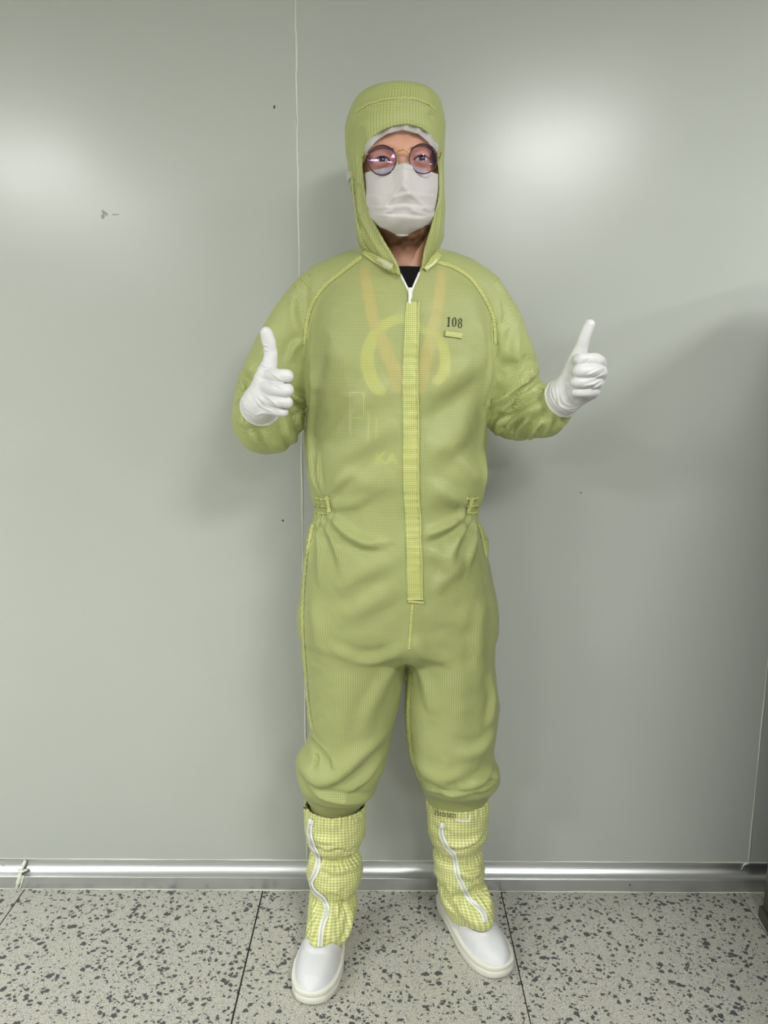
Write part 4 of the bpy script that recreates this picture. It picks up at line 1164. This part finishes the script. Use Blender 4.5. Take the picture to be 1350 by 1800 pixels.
for u_ in (-.985, .985):
    V_, F_ = tube([tuple(Vector(mask_pt(u_, v)) + Vector((0, -.001, 0))) for v in np.linspace(0.01, .72, 24)], .0016, 8); mesh_py('mask_binding', V_, F_, M['mask'], mk, True)
    a = mask_pt(u_, .06); b = mask_pt(u_, .62); s = math.copysign(1, u_)
    ear = Vector(Hd([(s * .078, .112, .02)])[0]); ear2 = Vector(Hd([(s * .079, .120, -.03)])[0])
    V_, F_ = tube([tuple(p) for p in cat_rom([tuple(a), tuple(a.lerp(ear, .5) + Vector((s * .008, 0, 0))), tuple(ear), tuple(ear2), tuple(b.lerp(ear2, .5) + Vector((s * .008, 0, 0))), tuple(b)], 30)], .0012, 6); mesh_py('ear_loop', V_, F_, M['mask'], mk, True)

# ------------------------------------------------------------------ eyeglasses
gl = bpy.data.objects.new('eyeglasses', None); COL.objects.link(gl); gl.location = E - person.location; gl.parent = person
gl['label'] = 'round wire eyeglasses with violet coated lenses'
GY = 1.381
def gp(x, y, dy=0.0): return tuple(W(x, y, GY + dy))
for (cx, cy, s) in ((671.5, 281.5, -1), (744, 279, 1)):
    rim = [gp(cx + 24.6 * math.cos(a) + 0, cy - 26.2 * math.sin(a), .006 * (s * math.cos(a)) ** 1 if s * math.cos(a) > 0 else 0) for a in np.linspace(0, 2 * math.pi, 56, endpoint=False)]
    V_, F_ = tube(rim, .00105, 8, True); rm = mesh_py('rim', V_, F_, M['rim'], gl, True)
    V_ = [gp(cx, cy, -.0022)]; F_ = []
    nr, na = 6, 48
    for i in range(1, nr + 1):
        q = i / nr
        for k in range(na):
            a = 2 * math.pi * k / na; c_ = s * math.cos(a)
            V_.append(gp(cx + 24.2 * q * math.cos(a), cy - 25.8 * q * math.sin(a), -.0022 * (1 - q * q) + (.006 * c_ * q if c_ > 0 else 0)))
    for k in range(na): F_.append([0, 1 + k, 1 + (k + 1) % na])
    for i in range(nr - 1):
        for k in range(na):
            F_.append([1 + i * na + k, 1 + (i + 1) * na + k, 1 + (i + 1) * na + (k + 1) % na, 1 + i * na + (k + 1) % na])
    mesh_py('lens', V_, F_, M['lens'], gl, True)
    hx = cx + s * 25; hy = cy - 10.5
    ear = Vector(Hd([(s * .077, .105, .012)])[0])
    V_, F_ = tube([tuple(p) for p in cat_rom([gp(hx - s * 1, hy, .005), gp(hx + s * 4.5, hy + .5, .006), gp(hx + s * 6.5, hy + 1.5, .016), tuple(ear)], 20)], .0011, 7); mesh_py('temple', V_, F_, M['gold'], gl, True)
    nxp = cx - s * 23.5
    V_, F_ = tube([tuple(p) for p in cat_rom([gp(nxp, cy - 2, .001), gp(nxp - s * 2, cy + 2, .007), gp(nxp - s * 2.5, cy + 7, .010)], 8)], .0006, 6); mesh_py('pad_arm', V_, F_, M['gold'], gl, True)
    p_ = Vector(gp(nxp - s * 3.2, cy + 8, .011)); V_, F_ = sphere_patch((0, 0, 0), 1.0, .001, math.pi - .001, 14, 8)
    mesh_py('nose_pad', [(p_.x + .0022 * x, p_.y + .0032 * y, p_.z + .0055 * z) for x, y, z in V_], F_, M['padm'], gl, True)
V_, F_ = tube([tuple(p) for p in cat_rom([gp(694.5, 272), gp(699, 266.5, -.001), gp(708, 263.5, -.002), gp(716, 265, -.001), gp(721, 270)], 18)], .0010, 8); mesh_py('bridge', V_, F_, M['gold'], gl, True)

# ------------------------------------------------------------------ gloves
def glove(palm, fingers, thumb, cuff, cend, cdir, label, folds):
    allp = np.array([p for c in fingers + palm + [thumb, cuff] for p in c])
    fg = Field(allp[:, :3].min(0) - .05, allp[:, :3].max(0) + .05, .0014)
    G_ = fg.empty()
    for c in palm: G_ = smin(G_, fg.chain(c), .012)
    G_ = smin(G_, fg.chain(cuff, 14), .012)
    G_ = smin(G_, fg.chain(thumb, 18), .008)
    fing = fg.empty()
    for c in fingers: fing = smin(fing, fg.chain(c, 22), .0016)
    G_ = smin(G_, fing, .0035)
    cend = np.array(cend); cdir = np.array(cdir) / np.linalg.norm(cdir)
    pl_ = (fg.X - cend[0]) * cdir[0] + (fg.Y - cend[1]) * cdir[1] + (fg.Z - cend[2]) * cdir[2]
    near = (fg.X - cend[0]) ** 2 + (fg.Y - cend[1]) ** 2 + (fg.Z - cend[2]) ** 2 < .07 ** 2
    pl_ = np.where(near, pl_, -.02).astype(np.float32)
    rimf = np.where(near, np.sqrt(G_ ** 2 + (pl_ + .002) ** 2) - .0022, 9.0)
    body_ = np.maximum(G_, pl_)
    gV, gQ = surface(fg, np.minimum(body_, rimf), 1)
    gN = normals(gV, gQ); gsf = Surf(gV, gQ)
    for pts, w, a in folds: fold(gV, gN, gsf, pts, w, a * 1.5, .6, n=14)
    gV += gN * (.0006 * vnoise(gV, 120, 21) + .0006 * vnoise(gV, 60, 22))[:, None]
    rel = np.abs((gV - cend) @ cdir)
    dd = np.sqrt(((gV - cend) ** 2).sum(1))
    wcf = np.exp(-((rel - .02) / .016) ** 2) * (dd < .06)
    gV += gN * (wcf * .0006 * np.sin(rel * 800 + 2 * vnoise(gV, 60, 23)))[:, None]
    o = mesh_np('glove', gV, gQ, M['glove'], person)
    o['label'] = label
    # rolled rim
    V0, N0 = gV, None
    m = (np.abs((gV - cend) @ cdir + .001) < .0035) & (dd < .06)
    P = gV[m]; c0 = P.mean(0)
    u_ = np.cross(cdir, [0, 0, 1.0]); u_ /= np.linalg.norm(u_); w_ = np.cross(cdir, u_)
    an = np.arctan2((P - c0) @ w_, (P - c0) @ u_); rr = np.linalg.norm(P - c0, axis=1)
    ring = []
    for k in range(40):
        a = -math.pi + 2 * math.pi * (k + .5) / 40
        d = np.abs((an - a + math.pi) % (2 * math.pi) - math.pi)
        s_ = np.sort(rr[d < .25])
        ring.append((a, s_[int(len(s_) * .8)] if len(s_) else .03))
    rs = np.array([r for _, r in ring])
    for _ in range(6): rs = (np.roll(rs, 1) + rs * 2 + np.roll(rs, -1)) / 4
    ring = [tuple(c0 + (u_ * math.cos(a) + w_ * math.sin(a)) * r) for (a, _), r in zip(ring, rs)]
    V_, F_ = tube(ring, .0017, 8, True); mesh_py('glove_rim', V_, F_, M['gcuff'], o, True)
    return o
gL = dict(
    fingers=[[pt(472, 657, 1.372, .0125), pt(486, 661, 1.356, .0122), pt(503, 661, 1.352, .0118), pt(504, 662, 1.366, .0115), pt(494, 663, 1.380, .011), pt(482, 664, 1.384, .010)],
             [pt(470, 681, 1.366, .0125), pt(485, 684, 1.349, .0120), pt(503, 686, 1.345, .0114), pt(504, 686, 1.360, .0112), pt(494, 687, 1.376, .011), pt(482, 688, 1.380, .010)],
             [pt(469, 700, 1.371, .0120), pt(484, 704, 1.355, .0113), pt(503, 707, 1.351, .0104), pt(504, 707, 1.364, .0103), pt(494, 708, 1.379, .010), pt(482, 708, 1.383, .0095)],
             [pt(468, 716, 1.378, .0115), pt(480, 720, 1.364, .0100), pt(496, 724, 1.361, .0088), pt(497, 724, 1.372, .0088), pt(489, 724, 1.384, .0085), pt(480, 724, 1.387, .008)]],
    palm=[[pt(458, 708, 1.400, .027), pt(470, 660, 1.380, .0150)], [pt(458, 708, 1.400, .027), pt(469, 682, 1.375, .0155)], [pt(458, 709, 1.400, .026), pt(468, 700, 1.378, .0150)], [pt(459, 711, 1.400, .025), pt(469, 716, 1.385, .0130)],
          [pt(478, 665, 1.385, .013), pt(478, 715, 1.390, .012)]],
    thumb=[pt(459, 692, 1.392, .021), pt(465, 668, 1.384, .0185), pt(471, 648, 1.380, .0155), pt(476, 628, 1.378, .0122), pt(475, 610, 1.376, .0112), pt(471, 596, 1.374, .0122), pt(468, 585, 1.372, .0108)],
    cuff=[pt(459, 706, 1.398, .028), pt(458, 711, 1.412, .031), pt(457, 717, 1.430, .0355), pt(455, 722, 1.450, .039)])
ce = W(457, 716, 1.427); cdl = Vector(W(455, 724, 1.46)) - Vector(W(460, 704, 1.395)); cdl = Vector((cdl.x - .012, cdl.y, cdl.z - .012))
glove(gL['palm'], gL['fingers'], gL['thumb'], gL['cuff'], tuple(ce), tuple(cdl), 'white rubber glove seen from the back of the hand', [
    ([(476, 655), (488, 664), (497, 671)], .0022, .0012), ([(470, 668), (484, 676), (496, 682)], .0022, .0012), ([(458, 690), (475, 702), (492, 716)], .0024, .0014), ([(456, 700), (472, 712), (488, 722)], .0024, .0014),
    ([(450, 705), (462, 716), (478, 722)], .0026, .0014), ([(462, 604), (466, 607), (471, 608)], .0016, .0010), ([(463, 614), (468, 616), (473, 617)], .0016, .0009), ([(458, 640), (466, 644), (476, 645)], .0022, .0012), ([(452, 730), (464, 726), (478, 733)], .0024, .0014)])
gR = dict(
    fingers=[[pt(1052, 640, 1.404, .0130), pt(1052, 636, 1.380, .0125), pt(1044, 633, 1.364, .0118), pt(1030, 632, 1.356, .0112), pt(1018, 632, 1.356, .0108), pt(1015, 634, 1.372, .0100)],
             [pt(1055, 657, 1.400, .0130), pt(1053, 654, 1.372, .0122), pt(1044, 652, 1.355, .0114), pt(1028, 652, 1.347, .0110), pt(1016, 652, 1.349, .0107), pt(1014, 653, 1.368, .0100)],
             [pt(1048, 674, 1.402, .0125), pt(1047, 672, 1.378, .0116), pt(1038, 671, 1.361, .0108), pt(1024, 671, 1.353, .0106), pt(1013, 671, 1.355, .0103), pt(1012, 672, 1.372, .0095)],
             [pt(1042, 690, 1.405, .0115), pt(1040, 689, 1.384, .0104), pt(1032, 689, 1.369, .0096), pt(1021, 689, 1.362, .0093), pt(1012, 689, 1.365, .0090), pt(1012, 690, 1.380, .0085)]],
    palm=[[pt(995, 694, 1.412, .027), pt(1048, 642, 1.404, .0150)], [pt(995, 694, 1.412, .027), pt(1050, 658, 1.402, .0155)], [pt(995, 695, 1.412, .026), pt(1045, 674, 1.404, .0150)], [pt(996, 697, 1.412, .025), pt(1040, 690, 1.407, .0130)],
          [pt(1018, 640, 1.390, .015), pt(1014, 690, 1.392, .015)]],
    thumb=[pt(1000, 676, 1.402, .021), pt(1007, 652, 1.394, .0180), pt(1014, 630, 1.386, .0150), pt(1021, 612, 1.382, .0122), pt(1026, 596, 1.378, .0115), pt(1031, 583, 1.376, .0112), pt(1036, 571, 1.374, .0096)],
    cuff=[pt(997, 690, 1.410, .028), pt(991, 696, 1.422, .030), pt(985, 702, 1.436, .034), pt(978, 708, 1.452, .038)])
ce = W(986, 702, 1.432); cdr = Vector(W(966, 708, 1.455)) - Vector(W(1003, 690, 1.405)); cdr = Vector((cdr.x, cdr.y, cdr.z - .006))
glove(gR['palm'], gR['fingers'], gR['thumb'], gR['cuff'], tuple(ce), tuple(cdr), 'white rubber glove with the curled fingers towards the viewer', [
    ([(1062, 646), (1048, 652), (1030, 660)], .0020, .0012), ([(1064, 656), (1046, 664), (1028, 668)], .0020, .0012), ([(1062, 664), (1044, 674), (1026, 678)], .0020, .0012), ([(1058, 674), (1042, 682), (1024, 686)], .0020, .0012),
    ([(1036, 634), (1030, 640), (1020, 642)], .0018, .0010), ([(984, 686), (990, 706), (1006, 716)], .0022, .0013), ([(978, 690), (984, 712), (1002, 722)], .0022, .0013), ([(992, 680), (997, 700), (1012, 712)], .0022, .0012)])

# ------------------------------------------------------------------ boots: gingham shaft, white slip-on shoe
def boot(rows, yc, foot, toe, heel, zip_pts, label, pinch, folds):
    lf = Loft(rows, yc, 2.05)
    fx = np.array(foot)
    lo = np.minimum(fx[:, :3].min(0), [toe[0], toe[1], 0]) - .09; hi = np.maximum(fx[:, :3].max(0), [heel[0], heel[1], .36]) + .09
    lo[2] = 0.0; lo[1] = toe[1] - .02; hi[1] = min(1.735, hi[1])
    fk = Field(lo, hi, .0022)
    S_ = lf.sdf(fk, cap=False)
    S_ = np.maximum(S_, lf.z.min() - fk.Z)
    ft_ = fk.chain(foot, 16)
    S_ = smin(S_, ft_, .02)
    solid = S_.copy()
    inner = S_ + .0042
    zt_ = lf.z.max()
    shell = np.maximum(S_, -np.maximum(inner, (zt_ - .07) - fk.Z))
    shell = np.maximum(shell, fk.Z - zt_)
    v_, q_ = surface(fk, shell, 1)
    n_ = normals(v_, q_)
    cx, a, cy, bf, bb = lf.at(v_[:, 2])
    ang = np.arctan2(v_[:, 0] - cx, -(v_[:, 1] - cy))
    bs0 = Surf(v_, q_)
    for pts, w, am, sd_ in folds: fold(v_, n_, bs0, pts, w, am * 1.5, sd_, n=18)
    for zc_, hw, am in pinch:
        v_ += n_ * (np.exp(-((v_[:, 2] - zc_) / hw) ** 2) * am * np.sin(ang * 34 + 2.5 * vnoise(v_, 25, 31)))[:, None]
    v_ += n_ * (.0026 * vnoise(v_ * [.6, .6, 1.5], 32, 33) + .0016 * vnoise(v_ * [.8, .8, 1.2], 75, 34))[:, None]
    uv_ = np.stack([ang * .056, v_[:, 2] + .35 * (v_[:, 1] - 1.58)], 1)
    o = mesh_np('boot', v_, q_, M['gingham'], person, {'suv': uv_})
    o['label'] = label
    bsf = Surf(v_, q_)
    # shoe
    toe = np.array(toe); heel = np.array(heel); ax_ = heel - toe; L = np.linalg.norm(ax_); ax_ /= L; sd2 = np.array([ax_[1], -ax_[0]])
    fq = Field((min(toe[0], heel[0]) - .08, toe[1] - .02, 0.0), (max(toe[0], heel[0]) + .08, min(heel[1] + .03, 1.74), .16), .0019)
    s_ = ((fq.X - toe[0]) * ax_[0] + (fq.Y - toe[1]) * ax_[1]) / L
    t_ = (fq.X - toe[0]) * sd2[0] + (fq.Y - toe[1]) * sd2[1]
    hw = lambda s, e: np.interp(s, [-.02, -.004, 0, .006, .018, .04, .07, .11, .2, .32, .45, .6, .75, .88, .95, .985, 1.0, 1.02], [0.001, .003, .0080, .0128, .0195, .0278, .0348, .0410, .0482, .0510, .0485, .043, .0385, .0365, .031, .020, .010, .001]) + e
    ht = lambda s: np.interp(s, [-.02, 0, .03, .08, .16, .28, .40, .5, .6, .75, .9, .97, 1.0, 1.02], [.028, .036, .046, .056, .064, .071, .074, .070, .064, .058, .058, .056, .052, .045])
    w_ = np.maximum(hw(s_, -.002), .001); h_ = ht(s_)
    up = ((np.abs(t_ / w_) ** 2.6 + (fq.Z / h_) ** 2.6) ** (1 / 2.6) - 1) * np.minimum(w_, h_)
    up = np.maximum(up, np.maximum(-s_ * L - .000, (s_ - 1) * L))
    gx = np.stack(np.meshgrid(fq.ax[0], fq.ax[1], fq.ax[2], indexing='ij'), -1).reshape(-1, 3)
    legd = fk.sample(solid, gx).reshape(up.shape)
    inb = ((gx > fk.lo + .004) & (gx < fk.lo + fk.h * (fk.n - 2))).all(1).reshape(up.shape)
    legd = np.where(inb, legd, .05)
    shv = np.maximum(up, -(legd - .0012))
    shv = np.minimum(shv, np.where(fq.Z > .03, np.sqrt(up ** 2 + (legd - .0022) ** 2) - .0026, 9))
    shv = np.maximum(shv, .020 - fq.Z)
    uV, uQ = surface(fq, shv, 2)
    us_ = ((uV[:, :2] - toe) @ ax_) / L
    uo = mesh_np('shoe_upper', uV, uQ, M['shoe'], o)
    # sole: stacked outline rings
    out = []
    ss_ = np.concatenate([[-.008, -.0065, -.003, .001, .006, .012, .02, .03, .045], np.linspace(.06, .92, 28), np.linspace(.94, .985, 5), [.997, 1.004, 1.008]])
    for s in ss_: out.append((s, float(np.interp(s, [-.008, -.0065, -.003, .001, .006, .012, .02, .03, .045, .06], [.001, .0058, .0105, .0142, .0178, .0212, .0250, .0288, .0335, float(hw(.06, .0025))])) if s < .06 else (float(hw(s, .0025)) if s < .99 else float(np.interp(s, [.99, .997, 1.004, 1.008], [.020, .0145, .0085, .001])))))
    ring = [(s * L, w) for s, w in out] + [(s * L, -w) for s, w in reversed(out)]
    cen = np.array([L * .5, 0]); rp = np.array(ring)
    levels = [(0.0, .955), (.003, .985), (.012, 1.0), (.0185, 1.0), (.0195, .988), (.0205, .988), (.0215, 1.0), (.029, .998), (.0315, .985), (.032, .93)]
    Vs = []
    for z, k in levels:
        for r in rp:
            r2 = np.array([L * .5 + (r[0] - L * .5) * (1 - (1 - k) * .45), r[1] * k])
            p = toe + ax_ * r2[0] + sd2 * r2[1]
            spring = .006 * max(0, 1 - r2[0] / (L * .22)) ** 2
            Vs.append((p[0], p[1], z * 1.0 + spring * (1 if z < .01 else .6)))
    m = len(rp); Fs = []
    for i in range(len(levels) - 1):
        for k in range(m): Fs.append([i * m + k, i * m + (k + 1) % m, (i + 1) * m + (k + 1) % m, (i + 1) * m + k])
    Fs.append(list(range(m))[::-1]); Fs.append([(len(levels) - 1) * m + k for k in range(m)])
    mesh_py('sole', Vs, Fs, M['sole'], o, True)
    # zip up the shaft
    ribbon(bsf, zip_pts, 10.5, .0010, .0018, M['zipw'], 'zip_tape', o, n=110, cols=7, side_drop=.6, relax=3)
    ribbon(bsf, zip_pts, 3.4, .0032, .0007, M['zipg'], 'zip_teeth', o, n=110, cols=3, side_drop=.5, relax=2)
    c = bsf.hit(zip_pts[0][0], zip_pts[0][1] + 3, .004)[0]
    V_, F_ = box((c.x - .004, c.y - .003, c.z - .006), (c.x + .004, c.y + .002, c.z + .006), .0016); mesh_py('zip_slider', V_, F_, M['zipw'], o, True)
    return o, bsf
zL = lambda p, y=1.585: W(590, p, y).z
bL, bLs = boot([(1409, 536, 643, .066, .066), (1432, 535, 644, .067, .067), (1455, 537, 643, .067, .067), (1475, 541, 637, .064, .064), (1492, 551, 625, .046, .05), (1506, 543, 634, .060, .06), (1528, 539, 638, .066, .062), (1549, 544, 632, .061, .06), (1566, 551, 621, .046, .05), (1590, 544, 625, .053, .054), (1620, 548, 620, .05, .054)],
    lambda p: np.interp(p, [1409, 1600], [1.572, 1.588]),
    [pt(584, 1572, 1.585, .046), pt(585, 1592, 1.568, .051), pt(582, 1615, 1.548, .051), pt(573, 1640, 1.524, .045), pt(567, 1658, 1.504, .040), pt(561, 1676, 1.475, .033)],
    (-.1485, 1.379), (-.113, 1.650),
    [(548, 1440), (545, 1462), (550, 1484), (559, 1506), (557, 1530), (547, 1550), (553, 1566), (569, 1580), (575, 1602), (566, 1630), (562, 1667)],
    'lime gingham cleanroom boot with white shoe pointing forward',
    [(zL(1412), .012, .0012), (zL(1492), .014, .0024), (zL(1566), .014, .0022)],
    [([(545, 1478), (575, 1490), (600, 1486), (625, 1500)], .008, .005, .5), ([(540, 1470), (570, 1478), (600, 1478)], .009, .004, .5), ([(575, 1565), (600, 1572), (615, 1600), (612, 1640)], .007, .004, .4), ([(600, 1560), (604, 1590), (590, 1630)], .007, -.004, 0),
     ([(550, 1590), (552, 1625), (548, 1655)], .006, .004, .4), ([(560, 1520), (590, 1530), (625, 1522)], .009, .004, .5), ([(620, 1600), (610, 1640), (598, 1660)], .007, .004, .4)])
bR, bRs = boot([(1399, 750, 858, .066, .065), (1434, 749, 859, .066, .066), (1458, 752, 857, .066, .066), (1476, 758, 850, .062, .062), (1490, 765, 843, .046, .05), (1503, 761, 849, .059, .06), (1524, 763, 851, .065, .062), (1540, 767, 846, .060, .06), (1552, 775, 841, .046, .052), (1572, 774, 854, .054, .056), (1600, 784, 852, .05, .054)],
    lambda p: np.interp(p, [1399, 1600], [1.582, 1.605]),
    [pt(808, 1552, 1.600, .047), pt(818, 1572, 1.588, .051), pt(827, 1585, 1.574, .048), pt(835, 1594, 1.560, .043), pt(840, 1603, 1.546, .038), pt(845, 1612, 1.530, .030)],
    (.262, 1.455), (.158, 1.712),
    [(779, 1446), (776, 1464), (786, 1488), (798, 1502), (803, 1530), (808, 1546), (818, 1566), (828, 1584), (843, 1597), (850, 1608), (853, 1620)],
    'lime gingham cleanroom boot with white shoe turned outwards',
    [(zL(1402, 1.59), .012, .0012), (zL(1490, 1.59), .012, .0022), (zL(1551, 1.6), .012, .0022)],
    [([(775, 1476), (800, 1486), (830, 1480), (850, 1466)], .008, .005, .5), ([(785, 1555), (800, 1580), (812, 1605)], .007, .005, .5), ([(776, 1556), (786, 1588), (806, 1612)], .006, -.005, 0), ([(815, 1540), (845, 1552), (862, 1585)], .007, .005, .5), ([(830, 1548), (852, 1575), (866, 1605)], .006, .004, .4),
     ([(800, 1530), (830, 1538), (846, 1532)], .008, .005, -.5), ([(770, 1500), (800, 1512), (840, 1508)], .010, .004, .4)])
V2, F2 = text_mesh('251015021'); sx_ = 38.0 / max(x for x, y in V2)
lay('printed_number', [(763 + x * sx_, 1431 + 7.5 * (1 - math.exp(-x * sx_ / 14)) - y * 12) for x, y in V2], F2, M['ink'], bR, bRs, .0012, True)
text_on('5021', 533.6, 1419, 4.6, 13, math.radians(34), M['ink'], bL, bLs, 'printed_number', .0024)
ribbon(bRs, [(800, 1440), (812, 1442), (824, 1441), (826, 1428)], 3, .001, .001, M['zipw'], 'label_edge', bR, n=20, cols=3)
